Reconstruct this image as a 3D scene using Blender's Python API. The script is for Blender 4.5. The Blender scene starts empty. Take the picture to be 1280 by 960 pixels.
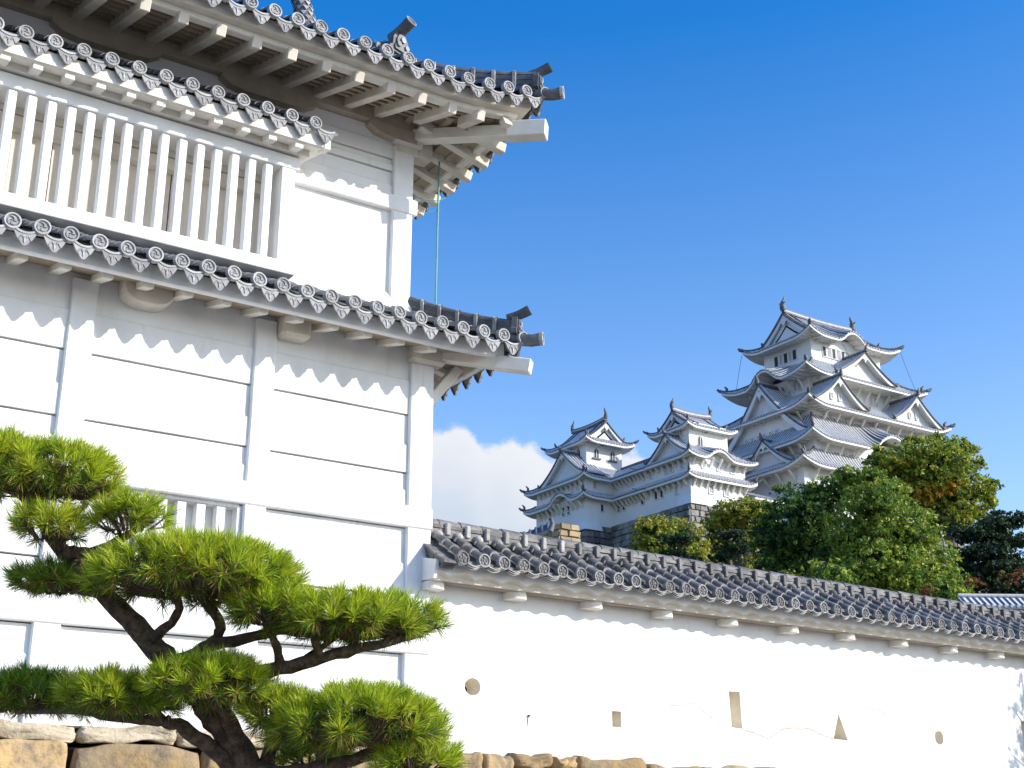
import bpy, math, random
from math import sin, cos, pi, radians, sqrt, atan2
from mathutils import Vector, Matrix
R = random.Random(7)
scn = bpy.context.scene
COL = scn.collection

# ---------------------------------------------------------------- camera, sky, sun, exposure
PH, TH, FPX = radians(33.55), math.atan(568 / 1640.0), 1640.0
EYE = Vector((0, 0, 1.6))
FW = Vector((sin(PH) * cos(TH), cos(PH) * cos(TH), sin(TH)))
RT = Vector((cos(PH), -sin(PH), 0))
UP = RT.cross(FW)
cam = bpy.data.cameras.new('camera'); camo = bpy.data.objects.new('camera', cam); COL.objects.link(camo)
cam.sensor_width = 36; cam.lens = 36 * FPX / 1280; cam.clip_start = 0.1; cam.clip_end = 6000
camo.matrix_world = Matrix((RT, UP, -FW)).transposed().to_4x4(); camo.location = EYE
scn.camera = camo

SUN = Vector((0.90, -1.0, 0.63)).normalized()          # towards the sun
sl = bpy.data.lights.new('sun', 'SUN'); sl.energy = 3.0; sl.angle = radians(0.5); sl.color = (1.0, 0.955, 0.88)
so = bpy.data.objects.new('sun', sl); COL.objects.link(so)
so.rotation_euler = SUN.to_track_quat('Z', 'Y').to_euler()
scn.view_settings.view_transform = 'Standard'; scn.view_settings.look = 'None'
scn.view_settings.exposure = 0.88; scn.view_settings.gamma = 1; scn.view_settings.use_curve_mapping = False

def build_world():
    w = bpy.data.worlds.new('World'); scn.world = w; w.use_nodes = True
    nt = w.node_tree; N = nt.nodes; L = nt.links; N.clear()
    out = N.new('ShaderNodeOutputWorld'); bg = N.new('ShaderNodeBackground'); bg.inputs[1].default_value = 0.15
    sky = N.new('ShaderNodeTexSky'); sky.sky_type = 'NISHITA'; sky.sun_disc = False
    sky.sun_elevation = math.asin(SUN.z); sky.sun_rotation = atan2(SUN.x, SUN.y)
    sky.air_density = 1.0; sky.dust_density = 0.8; sky.ozone_density = 2.2; sky.altitude = 50
    hs = N.new('ShaderNodeHueSaturation'); hs.inputs['Saturation'].default_value = 1.4; hs.inputs['Hue'].default_value = 0.508
    L.new(sky.outputs[0], hs.inputs['Color'])
    tc = N.new('ShaderNodeTexCoord'); sep = N.new('ShaderNodeSeparateXYZ'); L.new(tc.outputs['Generated'], sep.inputs[0])
    def M(op, a, b=None, c=None):
        n = N.new('ShaderNodeMath'); n.operation = op
        for i, q in enumerate((a, b, c)):
            if q is None: continue
            if isinstance(q, (int, float)): n.inputs[i].default_value = q
            else: L.new(q, n.inputs[i])
        return n.outputs[0]
    az = M('ARCTAN2', sep.outputs[0], sep.outputs[1]); el = M('ARCSINE', sep.outputs[2])
    cmb = N.new('ShaderNodeCombineXYZ'); L.new(M('MULTIPLY', az, 1.0), cmb.inputs[0]); L.new(M('MULTIPLY', el, 1.25), cmb.inputs[1])
    n1 = N.new('ShaderNodeTexNoise'); n1.inputs['Scale'].default_value = 44; n1.inputs['Detail'].default_value = 7; n1.inputs['Roughness'].default_value = 0.55
    L.new(cmb.outputs[0], n1.inputs['Vector'])
    n2 = N.new('ShaderNodeTexNoise'); n2.inputs['Scale'].default_value = 9; n2.inputs['Detail'].default_value = 5
    L.new(cmb.outputs[0], n2.inputs['Vector'])
    # height of the cumulus top along the horizon: a short float curve over azimuth
    sm = N.new('ShaderNodeMapRange'); L.new(el, sm.inputs['Value']); sm.inputs['From Min'].default_value = .24; sm.inputs['From Max'].default_value = .60; sm.inputs['To Min'].default_value = 1.16; sm.inputs['To Max'].default_value = 1.45; L.new(sm.outputs[0], hs.inputs['Saturation'])
    fc = N.new('ShaderNodeFloatCurve'); cur = fc.mapping.curves[0]
    pts = [(0, .50), (.2715, .541), (.309, .550), (.3218, .557), (.344, .562), (.354, .549), (.363, .530), (.382, .541), (.395, .532), (.406, .527), (.417, .512), (.436, .504), (.461, .509), (.480, .525), (.490, .511), (.511, .490), (.546, .432), (.65, .2), (1, .1)]
    cur.points[0].location = pts[0]; cur.points[1].location = pts[-1]
    for p in pts[1:-1]: cur.points.new(*p)
    fc.mapping.update()
    L.new(M('DIVIDE', M('SUBTRACT', az, 0.2), 1.0), fc.inputs['Value'])
    top = M('MULTIPLY', fc.outputs[0], 0.54)
    d = M('ADD', M('SUBTRACT', top, el), M('MULTIPLY', M('SUBTRACT', n1.outputs[0], 0.5), 0.030))
    mask = N.new('ShaderNodeMapRange'); mask.interpolation_type = 'SMOOTHSTEP'
    mask.inputs['From Min'].default_value = -0.003; mask.inputs['From Max'].default_value = 0.007
    L.new(d, mask.inputs['Value'])
    cl = N.new('ShaderNodeMapRange'); L.new(M('ADD', d, M('MULTIPLY', M('SUBTRACT', n2.outputs[0], 0.5), 0.09)), cl.inputs['Value'])
    cl.inputs['From Min'].default_value = 0.0; cl.inputs['From Max'].default_value = 0.085
    cc = N.new('ShaderNodeMixRGB'); L.new(cl.outputs[0], cc.inputs['Fac'])
    k = 1.0
    cc.inputs[1].default_value = (3.25 * k, 3.28 * k, 3.42 * k, 1); cc.inputs[2].default_value = (2.35 * k, 2.65 * k, 3.05 * k, 1)
    mx = N.new('ShaderNodeMixRGB'); L.new(M('MULTIPLY', mask.outputs[0], 0.96), mx.inputs['Fac']); L.new(hs.outputs[0], mx.inputs[1]); L.new(cc.outputs[0], mx.inputs[2])
    L.new(mx.outputs[0], bg.inputs[0]); L.new(bg.outputs[0], out.inputs[0])
build_world()

# ---------------------------------------------------------------- materials
def mat(name, c0, c1=None, scale=4.0, rough=0.85, bump=0.0, bscale=30.0, island=None, detail=5, spec=0.3, stain=None, trans=None, thr=(0.35, 0.65), stretch=None):
    m = bpy.data.materials.new(name); m.use_nodes = True; nt = m.node_tree; N = nt.nodes; L = nt.links
    p = N['Principled BSDF']; p.inputs['Roughness'].default_value = rough; p.inputs['Specular IOR Level'].default_value = spec
    tc = N.new('ShaderNodeTexCoord'); vec = tc.outputs['Object']
    if stretch:
        mp = N.new('ShaderNodeMapping'); mp.inputs['Scale'].default_value = stretch; L.new(vec, mp.inputs[0]); vec = mp.outputs[0]
    col = None
    if c1 is not None:
        n = N.new('ShaderNodeTexNoise'); n.inputs['Scale'].default_value = scale; n.inputs['Detail'].default_value = detail; n.inputs['Roughness'].default_value = 0.6
        L.new(vec, n.inputs['Vector'])
        mr = N.new('ShaderNodeMapRange'); mr.inputs['From Min'].default_value = thr[0]; mr.inputs['From Max'].default_value = thr[1]; L.new(n.outputs[0], mr.inputs['Value'])
        mx = N.new('ShaderNodeMixRGB'); mx.inputs[1].default_value = (*c0, 1); mx.inputs[2].default_value = (*c1, 1); L.new(mr.outputs[0], mx.inputs[0]); col = mx.outputs[0]
    if island:
        g = N.new('ShaderNodeNewGeometry'); mr = N.new('ShaderNodeMapRange'); mr.inputs['To Min'].default_value = island[0]; mr.inputs['To Max'].default_value = island[1]
        L.new(g.outputs['Random Per Island'], mr.inputs['Value'])
        mu = N.new('ShaderNodeMixRGB'); mu.blend_type = 'MULTIPLY'; mu.inputs[0].default_value = 1
        if col: L.new(col, mu.inputs[1])
        else: mu.inputs[1].default_value = (*c0, 1)
        L.new(mr.outputs[0], mu.inputs[2]); col = mu.outputs[0]
    if stain:
        n = N.new('ShaderNodeTexNoise'); n.inputs['Scale'].default_value = stain[1]; n.inputs['Detail'].default_value = 8; n.inputs['Roughness'].default_value = 0.7
        mp = N.new('ShaderNodeMapping'); mp.inputs['Scale'].default_value = stain[2]; L.new(tc.outputs['Object'], mp.inputs[0]); L.new(mp.outputs[0], n.inputs['Vector'])
        mr = N.new('ShaderNodeMapRange'); mr.inputs['From Min'].default_value = stain[3]; mr.inputs['From Max'].default_value = stain[3] + 0.18; mr.inputs['To Max'].default_value = stain[4]; L.new(n.outputs[0], mr.inputs['Value'])
        mx = N.new('ShaderNodeMixRGB'); L.new(mr.outputs[0], mx.inputs[0]); L.new(col, mx.inputs[1]) if col else None
        if not col: mx.inputs[1].default_value = (*c0, 1)
        mx.inputs[2].default_value = (*stain[0], 1); col = mx.outputs[0]
    if col: L.new(col, p.inputs['Base Color'])
    else: p.inputs['Base Color'].default_value = (*c0, 1)
    if bump:
        n = N.new('ShaderNodeTexNoise'); n.inputs['Scale'].default_value = bscale; n.inputs['Detail'].default_value = 6; L.new(vec, n.inputs['Vector'])
        b = N.new('ShaderNodeBump'); b.inputs['Strength'].default_value = bump; b.inputs['Distance'].default_value = 0.02; L.new(n.outputs[0], b.inputs['Height']); L.new(b.outputs[0], p.inputs['Normal'])
    if trans:
        t = N.new('ShaderNodeBsdfTranslucent'); ms = N.new('ShaderNodeMixShader'); ms.inputs[0].default_value = trans
        L.new(col, t.inputs[0]) if col else None
        if not col: t.inputs[0].default_value = (*c0, 1)
        L.new(p.outputs[0], ms.inputs[1]); L.new(t.outputs[0], ms.inputs[2]); L.new(ms.outputs[0], N['Material Output'].inputs[0])
    return m
PLASTER = mat('white_plaster', (.80, .80, .795), (.60, .598, .585), 1.1, .9, .10, 26, stain=((.42, .41, .38), 2.6, (2.4, 2.4, .28), .57, .42), thr=(.46, .80), detail=9)
AGED = mat('aged_plaster', (.70, .655, .575), (.60, .54, .45), 3.0, .9, .15, 30, stain=((.34, .28, .2), 3.5, (1, 1, 1), .58, .5))
OLD = mat('old_plaster_beam', (.46, .40, .31), (.37, .31, .23), 3, .9, .15, 30)
ENDW = mat('plaster_end', (.80, .765, .69), (.72, .68, .60), 6, .9, .08, 40)
TILE = mat('grey_tile', (.070, .075, .085), (.15, .15, .155), 7, .5, .18, 60, island=(.72, 1.25), stain=((.30, .27, .23), 9, (1, 1, 1), .60, .45), spec=.4)
WTILE = mat('weathered_tile', (.085, .085, .092), (.20, .19, .18), 6, .6, .3, 45, island=(.6, 1.35), stain=((.36, .32, .26), 7, (1, 1, 1), .56, .5), spec=.35)
DISC = mat('tile_face', (.25, .25, .26), (.37, .36, .355), 9, .7, .15, 80, island=(.75, 1.18), stain=((.16, .155, .15), 18, (1, 1, 1), .58, .5))
RIM = mat('tile_rim', (.47, .47, .47), (.33, .33, .33), 9, .7, .1, 80, island=(.75, 1.15))
WDISC = mat('weathered_tile_face', (.19, .19, .195), (.36, .35, .33), 12, .7, .25, 70, island=(.6, 1.35), stain=((.42, .39, .32), 16, (1, 1, 1), .55, .6))
MORTAR = mat('tile_mortar', (.50, .49, .47), (.33, .31, .28), 9, .85, .3, 50, island=(.7, 1.1))
GAP = mat('dark_gap', (.045, .04, .035), rough=.9)
SOFF = mat('old_soffit_and_shade', (.40, .33, .245), (.29, .23, .165), 4, .9, .2, 30)  # aged boards under the tower eaves; painted contact shade under the coping
SHUT = mat('shutter_board', (.74, .685, .60), (.66, .60, .51), 5, .9, .1, 20, stretch=(6, 6, .6))
REVEAL = mat('loophole_lining', (.84, .78, .67), (.76, .69, .57), 12, .9, .2, 40)
STONE_A = mat('ochre_stone', (.46, .31, .145), (.34, .26, .16), 2.6, .95, 1.0, 16, island=(.72, 1.2), stain=((.15, .125, .095), 7, (1, 1, 1), .47, .8))
STONE_B = mat('pale_stone', (.52, .45, .34), (.42, .35, .25), 5, .9, .8, 24, island=(.85, 1.1), stain=((.26, .21, .15), 11, (1, 1, 1), .50, .65))
STONE_G = mat('castle_stone', (.16, .155, .145), (.25, .235, .21), .5, .9, .5, 2, island=(.5, 1.4), stain=((.09, .10, .07), .4, (1, 1, 1), .52, .6))
STONE_Y = mat('pale_castle_stone', (.46, .34, .19), (.33, .26, .17), .6, .9, .4, 3, island=(.7, 1.2))
COPPER = mat('green_copper', (.16, .36, .36), (.12, .28, .27), 8, .5)
WIRE = mat('dark_wire', (.05, .05, .05), rough=.6)
KWALL = mat('keep_plaster', (.78, .78, .78), (.70, .70, .70), .35, .9, stain=((.52, .52, .50), .5, (1, 1, .3), .58, .35))
KTILE = mat('keep_tile_row', (.52, .52, .53), (.66, .66, .65), 1.3, .75, stain=((.22, .23, .25), 1.6, (1, 1, 1), .56, .6))
KPAN = mat('keep_tile_pan', (.12, .125, .145), (.19, .195, .21), 1.2, .6)
KDARK = mat('keep_ridge_tile', (.085, .09, .10), (.16, .165, .175), 1.5, .6)
KDOT = mat('keep_tile_end', (.55, .55, .55), (.40, .40, .41), 3, .8)
KWIN = mat('keep_window_dark', (.035, .04, .05), rough=.7)
KLAT = mat('keep_window_lattice', (.20, .215, .24), (.28, .29, .31), 3, .8)
KAGED = mat('keep_soffit', (.78, .75, .70), (.70, .66, .60), .8, .9)
BARK = mat('pine_bark', (.075, .05, .036), (.17, .115, .08), 22, .95, 1.0, 34, thr=(.42, .62))
BARK2 = mat('grey_bark', (.10, .085, .07), (.16, .14, .12), 3, .95, .5, 8)
NEED1 = mat('pine_needle', (.60, .64, .035), (.40, .53, .028), 3, .45, trans=.35, island=(.75, 1.25), spec=.35)
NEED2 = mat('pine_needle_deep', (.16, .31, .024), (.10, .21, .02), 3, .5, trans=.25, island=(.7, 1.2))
NEED3 = mat('pine_needle_brown', (.27, .15, .04), (.20, .12, .03), 5, .7, island=(.7, 1.2))
BUD = mat('pine_bud', (.45, .36, .22), rough=.8)
LEAF = {k: mat('leaf_' + k, a, b, .6, .55, trans=.3, island=(.6, 1.35), spec=.25) for k, a, b in (
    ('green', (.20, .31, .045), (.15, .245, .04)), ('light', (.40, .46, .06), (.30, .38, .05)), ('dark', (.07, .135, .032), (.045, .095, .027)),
    ('yellow', (.52, .46, .05), (.42, .39, .045)), ('orange', (.58, .33, .035), (.48, .27, .03)), ('olive', (.36, .36, .06), (.26, .28, .05)),
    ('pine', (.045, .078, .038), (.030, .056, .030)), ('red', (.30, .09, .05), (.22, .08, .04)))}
GROUND = mat('gravel', (.27, .25, .215), (.21, .195, .165), 2, .95, .3, 40)
HILL = mat('hill_earth', (.05, .065, .025), (.09, .085, .04), .25, .95, .4, 2)

# ---------------------------------------------------------------- mesh helper
class MB:
    def __init__(s): s.v = []; s.f = []; s.m = []; s.s = []
    def add(s, vs, fs, m=0, sm=False):
        o = len(s.v); s.v.extend([(p[0], p[1], p[2]) for p in vs])
        for f in fs: s.f.append([i + o for i in f]); s.m.append(m); s.s.append(sm)
    def fbox(s, fn, a0, a1, b0, b1, c0, c1, m=0, b=0.0):
        """chamfered box in the frame fn(a,b,c)"""
        if b <= 0:
            P = [fn(x, y, z) for x in (a0, a1) for y in (b0, b1) for z in (c0, c1)]
            s.add(P, [(0, 1, 3, 2), (4, 6, 7, 5), (0, 4, 5, 1), (2, 3, 7, 6), (0, 2, 6, 4), (1, 5, 7, 3)], m); return
        X, Y, Z = (a0, a1), (b0, b1), (c0, c1); V = []; idx = {}
        for i in (0, 1):
            for j in (0, 1):
                for k in (0, 1):
                    sx, sy, sz = (b if i == 0 else -b), (b if j == 0 else -b), (b if k == 0 else -b)
                    for ax in range(3):
                        p = [X[i], Y[j], Z[k]]
                        for q, d in enumerate((sx, sy, sz)):
                            if q != ax: p[q] += d
                        idx[(i, j, k, ax)] = len(V); V.append(fn(*p))
        F = []
        for ax in range(3):
            for e in (0, 1):
                o = [q for q in range(3) if q != ax]; loop = []
                for (u, w) in ((0, 0), (1, 0), (1, 1), (0, 1)):
                    c = [0, 0, 0]; c[ax] = e; c[o[0]] = u; c[o[1]] = w; loop.append(idx[(*c, ax)])
                F.append(loop)
        for ax in range(3):
            o = [q for q in range(3) if q != ax]
            for u in (0, 1):
                for w in (0, 1):
                    c0_ = [0, 0, 0]; c0_[o[0]] = u; c0_[o[1]] = w; c1_ = list(c0_); c1_[ax] = 1
                    F.append([idx[(*c0_, o[0])], idx[(*c1_, o[0])], idx[(*c1_, o[1])], idx[(*c0_, o[1])]])
        for i in (0, 1):
            for j in (0, 1):
                for k in (0, 1): F.append([idx[(i, j, k, a)] for a in range(3)])
        s.add(V, F, m)
    def box(s, x0, x1, y0, y1, z0, z1, m=0, b=0.0): s.fbox(lambda x, y, z: (x, y, z), x0, x1, y0, y1, z0, z1, m, b)
    def beam(s, p0, p1, w, h, m=0, b=0.0, up=Vector((0, 0, 1))):
        p0, p1 = Vector(p0), Vector(p1); d = p1 - p0; ln = d.length; d.normalize()
        sd = d.cross(up).normalized(); u = sd.cross(d)
        s.fbox(lambda a, q, c: p0 + d * a + sd * q + u * c, 0, ln, -w / 2, w / 2, -h / 2, h / 2, m, b)
    def loft(s, rings, m=0, closed=True, cap=True, sm=True):
        n = len(rings[0]); V = [p for r in rings for p in r]; F = []
        for i in range(len(rings) - 1):
            for j in range(n if closed else n - 1):
                k = (j + 1) % n; F.append((i * n + j, i * n + k, (i + 1) * n + k, (i + 1) * n + j))
        s.add(V, F, m, sm)
        if cap and closed:
            s.add(rings[0], [list(range(n))], m); s.add(rings[-1], [list(range(n))], m)
    def tube(s, path, rad, n=8, m=0, sm=True, jit=0.0):
        path = [Vector(p) for p in path]; rings = []; ref = None
        for i, p in enumerate(path):
            d = (path[min(i + 1, len(path) - 1)] - path[max(i - 1, 0)]).normalized()
            if ref is None: ref = d.orthogonal().normalized()
            a = (ref - d * ref.dot(d)).normalized(); ref = a; b = d.cross(a)
            r = rad[i] if isinstance(rad, (list, tuple)) else rad
            rings.append([p + (a * cos(2 * pi * j / n) + b * sin(2 * pi * j / n)) * r * (1 + (R.uniform(-jit, jit) if jit else 0)) for j in range(n)])
        s.loft(rings, m, True, True, sm)
    def grid(s, fn, nu, nv, m=0, sm=True):
        V = [fn(i / nu, j / nv) for i in range(nu + 1) for j in range(nv + 1)]
        s.add(V, [(i * (nv + 1) + j, (i + 1) * (nv + 1) + j, (i + 1) * (nv + 1) + j + 1, i * (nv + 1) + j + 1) for i in range(nu) for j in range(nv)], m, sm)
    def prism(s, pts, fn, c0, c1, m=0):
        n = len(pts); V = [fn(a, b, c0) for a, b in pts] + [fn(a, b, c1) for a, b in pts]
        s.add(V, [list(range(n)), list(range(n, 2 * n))[::-1]] + [(i, (i + 1) % n, n + (i + 1) % n, n + i) for i in range(n)], m)
    def build(s, name, mats, parent=None, local=False):
        me = bpy.data.meshes.new(name)
        vs = s.v
        if parent is not None and not local:
            inv = WM[parent.name].inverted(); vs = [tuple(inv @ Vector(p)) for p in vs]
        me.from_pydata(vs, [], s.f)
        mats = mats if isinstance(mats, (list, tuple)) else [mats]
        for q in mats: me.materials.append(q)
        me.polygons.foreach_set('material_index', s.m); me.polygons.foreach_set('use_smooth', s.s); me.update()
        o = bpy.data.objects.new(name, me); COL.objects.link(o)
        if parent is not None: o.parent = parent; WM[o.name] = WM[parent.name]
        return o
WM = {}
def thing(name, label, cat, loc=(0, 0, 0), rz=0.0, group=None):
    o = bpy.data.objects.new(name, None); COL.objects.link(o); o.location = loc; o.rotation_euler = (0, 0, rz); o.empty_display_size = .3
    o['label'] = label; o['category'] = cat
    if group: o['group'] = group
    WM[o.name] = Matrix.Translation(Vector(loc)) @ Matrix.Rotation(rz, 4, 'Z'); return o
def tag(o, label, cat, group=None):
    o['label'] = label; o['category'] = cat
    if group: o['group'] = group
    return o
V3 = Vector
def at(px, py, dist):
    """a point seen in the direction (px, py) of the photo, dist metres along the camera axis"""
    return EYE + (FW * FPX + RT * (px - 640) + UP * (480 - py)) * (dist / FPX)

# ---------------------------------------------------------------- one slope of a tiled roof
class Side:
    """C corner on the eave line, A along the eave, I inward; S depth; So = depth of the neighbour slope (hip clip); H rise"""
    def __init__(s, C, A, I, ln, S, H, So=None, a=.72, lift=0, ll=1.5, hips=(1, 1), bumps=(), gablet=None):
        s.C, s.A, s.I = V3(C), V3(A), V3(I); s.ln, s.S, s.H, s.So, s.a, s.lift, s.ll, s.hips, s.bumps = ln, S, H, So or S, a, lift, ll, hips, bumps
        s.g = gablet          # t beyond which rows run on to the ridge
    def L(s, t):
        z = 0
        if s.hips[0]: z += s.lift * max(0, 1 - t / s.ll) ** 2
        if s.hips[1]: z += s.lift * max(0, 1 - (s.ln - t) / s.ll) ** 2
        return z
    def B(s, t):
        z = 0
        for (c, w, h) in s.bumps:
            q = abs(t - c) / w
            if q < 1: z += h * (.5 + .5 * cos(pi * q)) - .10 * h * sin(pi * q) * (q > .5)
        return z
    def P(s, t, sd, dz=0):
        u = sd / s.S; p = s.C + s.A * t + s.I * sd
        return V3((p.x, p.y, p.z + (s.L(t)) * max(0, 1 - sd / s.ll) + s.B(t) * max(0, 1 - u) ** .6 + s.H * (s.a * u + (1 - s.a) * u * u) + dz))
    def umax(s, t):
        if s.g is not None and s.g - 1e-6 <= t <= s.ln - s.g + 1e-6: return 1
        u = 1
        if s.hips[0]: u = min(u, t / s.So)
        if s.hips[1]: u = min(u, (s.ln - t) / s.So)
        return max(0, u)
    def mitre(s, u, sd):
        r = sd * s.So / s.S
        a = r if s.hips[0] else 0; b = s.ln - (r if s.hips[1] else 0); return a + (b - a) * u
    def sweep(s, mb, prof, n, m=0, sm=False, closed=True):
        """prof: [(sd, dz)] closed section swept along the eave with mitred ends; dz relative to the eave line"""
        rings = []
        for i in range(n + 1):
            u = i / n; ring = []
            for sd, dz in prof:
                t = s.mitre(u, sd); p = s.C + s.A * t + s.I * sd; ring.append(V3((p.x, p.y, p.z + s.L(t) + s.B(t) + dz)))
            rings.append(ring)
        s_ = mb; s_.loft(rings, m, closed, closed, sm)
    def pan(s, mb, dz, m, n=40, k=6, sm=True):
        def fn(i, j):
            t = i * s.ln; u = j * s.umax(t); return s.P(t, u * s.S, dz)
        ts = [i / n for i in range(n + 1)]
        mb.grid(fn, n, k, m, sm)

def barrel(mb, sd, t, r, s0, s1, seg, m, n=6, taper=.84, dz=0.0, lump=0, cap=True, jit=0.0):
    """overlapping half-round tiles up one row"""
    s_ = s0
    while s_ < s1 - 1e-4:
        e = min(s_ + seg, s1); rings = []
        jx, jz = R.uniform(-jit, jit), R.uniform(-jit, jit)
        for q, rr in (((0, r), (.12, r * 1.02), (1, r * taper)) if lump else ((0, r), (1, r * taper))):
            ss = s_ + (e - s_) * q; c = sd.P(t, ss, dz)
            rings.append([c + sd.A * (rr * cos(pi * j / n) + jx) + V3((0, 0, rr * sin(pi * j / n) + jz)) for j in range(n + 1)])
        mb.loft(rings, m, False, False, True)
        if cap: mb.add([sd.P(t, s_, dz)] + rings[0], [[0, j, j + 1] for j in range(1, n + 1)], m)
        s_ = e

def tile_disc(mb, c, T, W, r, mi, style=0, n=18):
    """round eave-end tile: rim, sunk face and raised crest. mi = (face, rim)"""
    U = V3((0, 0, 1)); T = T.normalized()
    pt = lambda a, rr, w: c + T * (rr * cos(a)) + U * (rr * sin(a)) + W * w
    an = [2 * pi * j / n for j in range(n)]
    mb.loft([[pt(a, r, -.05) for a in an], [pt(a, r, .008) for a in an]], mi[1], True, False, True)
    mb.loft([[pt(a, r, .008) for a in an], [pt(a, r * .94, .014) for a in an], [pt(a, r * .80, .013) for a in an], [pt(a, r * .74, -.004) for a in an]], mi[1], True, False, False)
    mb.add([pt(a, r * .745, -.003) for a in an], [list(range(n))], mi[0])
    rise = .008
    if style == 0:          # three comma swirls
        for q in range(3):
            a0 = 2 * pi * q / 3; st = []
            for i in range(7):
                f = i / 6; a = a0 + f * 2.1; rad = r * (.26 + .36 * f); wd = r * .15 * (1 - f) ** .7 + .003
                st.append((pt(a, rad - wd, rise), pt(a, rad + wd, rise), pt(a, rad - wd, -.003), pt(a, rad + wd, -.003)))
            for i in range(6):
                A, B = st[i], st[i + 1]; mb.add([A[0], A[1], B[1], B[0], A[2], A[3], B[3], B[2]], [(0, 1, 2, 3), (0, 4, 7, 3), (1, 5, 6, 2)], mi[0])
    else:                   # five petals round a boss
        for q in range(5):
            a0 = 2 * pi * q / 5 + .3; cc = [pt(a0 + .42 * sin(b), r * (.42 + .21 * cos(b)), rise) for b in [2 * pi * j / 8 for j in range(8)]]
            dd = [pt(a0 + .5 * sin(b), r * (.42 + .25 * cos(b)), -.003) for b in [2 * pi * j / 8 for j in range(8)]]
            mb.loft([dd, cc], mi[0], True, True, False)
        cc = [pt(b, r * .15, rise) for b in [2 * pi * j / 8 for j in range(8)]]; dd = [pt(b, r * .17, -.003) for b in [2 * pi * j / 8 for j in range(8)]]
        mb.loft([dd, cc], mi[0], True, True, False)

def pendant(mb, p0, p1, W, mi, drop=.12, sag=.035):
    """drip tile hanging between two discs: curved upper lip, pointed relief plate"""
    U = V3((0, 0, 1)); d = p1 - p0; ln = d.length; T = d / ln
    q = lambda u, z, w: p0 + T * (u * ln) + U * z + W * w
    n = 8; us = [.13 + .74 * i / n for i in range(n + 1)]
    lip = lambda u: -.052 - sag * (1 - ((u - .5) / .37) ** 2)
    a = [q(u, lip(u) + .013, .010) for u in us]; b = [q(u, lip(u) - .009, .010) for u in us]; c_ = [q(u, lip(u) + .013, -.06) for u in us]
    mb.loft([a, b], mi[1], False, False, False); mb.loft([c_, a], mi[2], False, False, False)
    def low(u):
        x = abs((u - .5) / .41); return lip(u) - .012 - drop * (max(0, 1 - x) ** .8) - .012 * abs(sin(x * 7.5))
    us2 = [.09 + .82 * i / 14 for i in range(15)]
    t1 = [q(u, lip(min(max(u, .13), .87)) - .009, .002) for u in us2]; t2 = [q(u, low(u), .004) for u in us2]
    mb.loft([t1, t2], mi[0], False, False, False); mb.loft([t2, [q(u, low(u), -.02) for u in us2]], mi[0], False, False, False)
    # relief scrolls on the plate
    for sgn in (-1, 1):
        st = []
        for i in range(7):
            f = i / 6; uu = .5 + sgn * (.04 + .17 * f); zz = lip(.5) - .055 + .03 * sin(f * 4.2) * (1 - .3 * f); wd = .011 * (1 - .5 * f)
            st.append((q(uu, zz + wd, .011), q(uu, zz - wd, .011), q(uu, zz + wd + .004, .003), q(uu, zz - wd - .004, .003)))
        for i in range(6):
            A, B = st[i], st[i + 1]; mb.add([A[0], A[1], B[1], B[0], A[2], A[3], B[3], B[2]], [(0, 1, 2, 3), (0, 4, 7, 3), (1, 5, 6, 2)], mi[0])
    mb.add([q(.5, lip(.5) - .03, .012), q(.46, lip(.5) - .075, .012), q(.5, lip(.5) - .115, .012), q(.54, lip(.5) - .075, .012)], [(0, 1, 2, 3)], mi[1])

def hip_ridge(mb, path, hd, w=.17, h=.20, m=(0, 1), band=.28, cap_r=.075, plates=3):
    """stacked flat tiles under a half-round cap with upright bands; path = surface points from eave inwards; hd = horizontal cross direction"""
    path = [V3(p) for p in path]; U = V3((0, 0, 1))
    for k in range(plates):
        z0 = h * k / plates; z1 = h * (k + .72) / plates; ww = w * (1 - .10 * k) / 2
        mb.loft([[p + hd * -ww + U * z0, p + hd * ww + U * z0, p + hd * ww + U * z1, p + hd * -ww + U * z1] for p in path], m[0], True, True, False)
        z0, z1 = z1, h * (k + 1) / plates; ww *= .82
        mb.loft([[p + hd * -ww + U * z0, p + hd * ww + U * z0, p + hd * ww + U * z1, p + hd * -ww + U * z1] for p in path], m[0], True, True, False)
    n = 6
    mb.loft([[p + hd * (cap_r * cos(pi * j / n)) + U * (h - .01 + cap_r * sin(pi * j / n)) for j in range(n + 1)] for p in path], m[0], False, False, True)
    acc = 0
    for i in range(len(path) - 1):
        a, b = path[i], path[i + 1]; d = b - a; ln = d.length; x = band - acc
        while x < ln:
            p = a + d * (x / ln); dd = d.normalized()
            mb.fbox(lambda q, r_, c: p + dd * q + hd * r_ + U * c, -.022, .022, -w * .56, w * .56, .02, h + .02, m[1])
            mb.loft([[p + dd * e + hd * ((cap_r + .012) * cos(pi * j / n)) + U * (h - .01 + (cap_r + .014) * sin(pi * j / n)) for j in range(n + 1)] for e in (-.022, .022)], m[1], False, False, True)
            x += band
        acc = (acc + ln) % band

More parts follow.
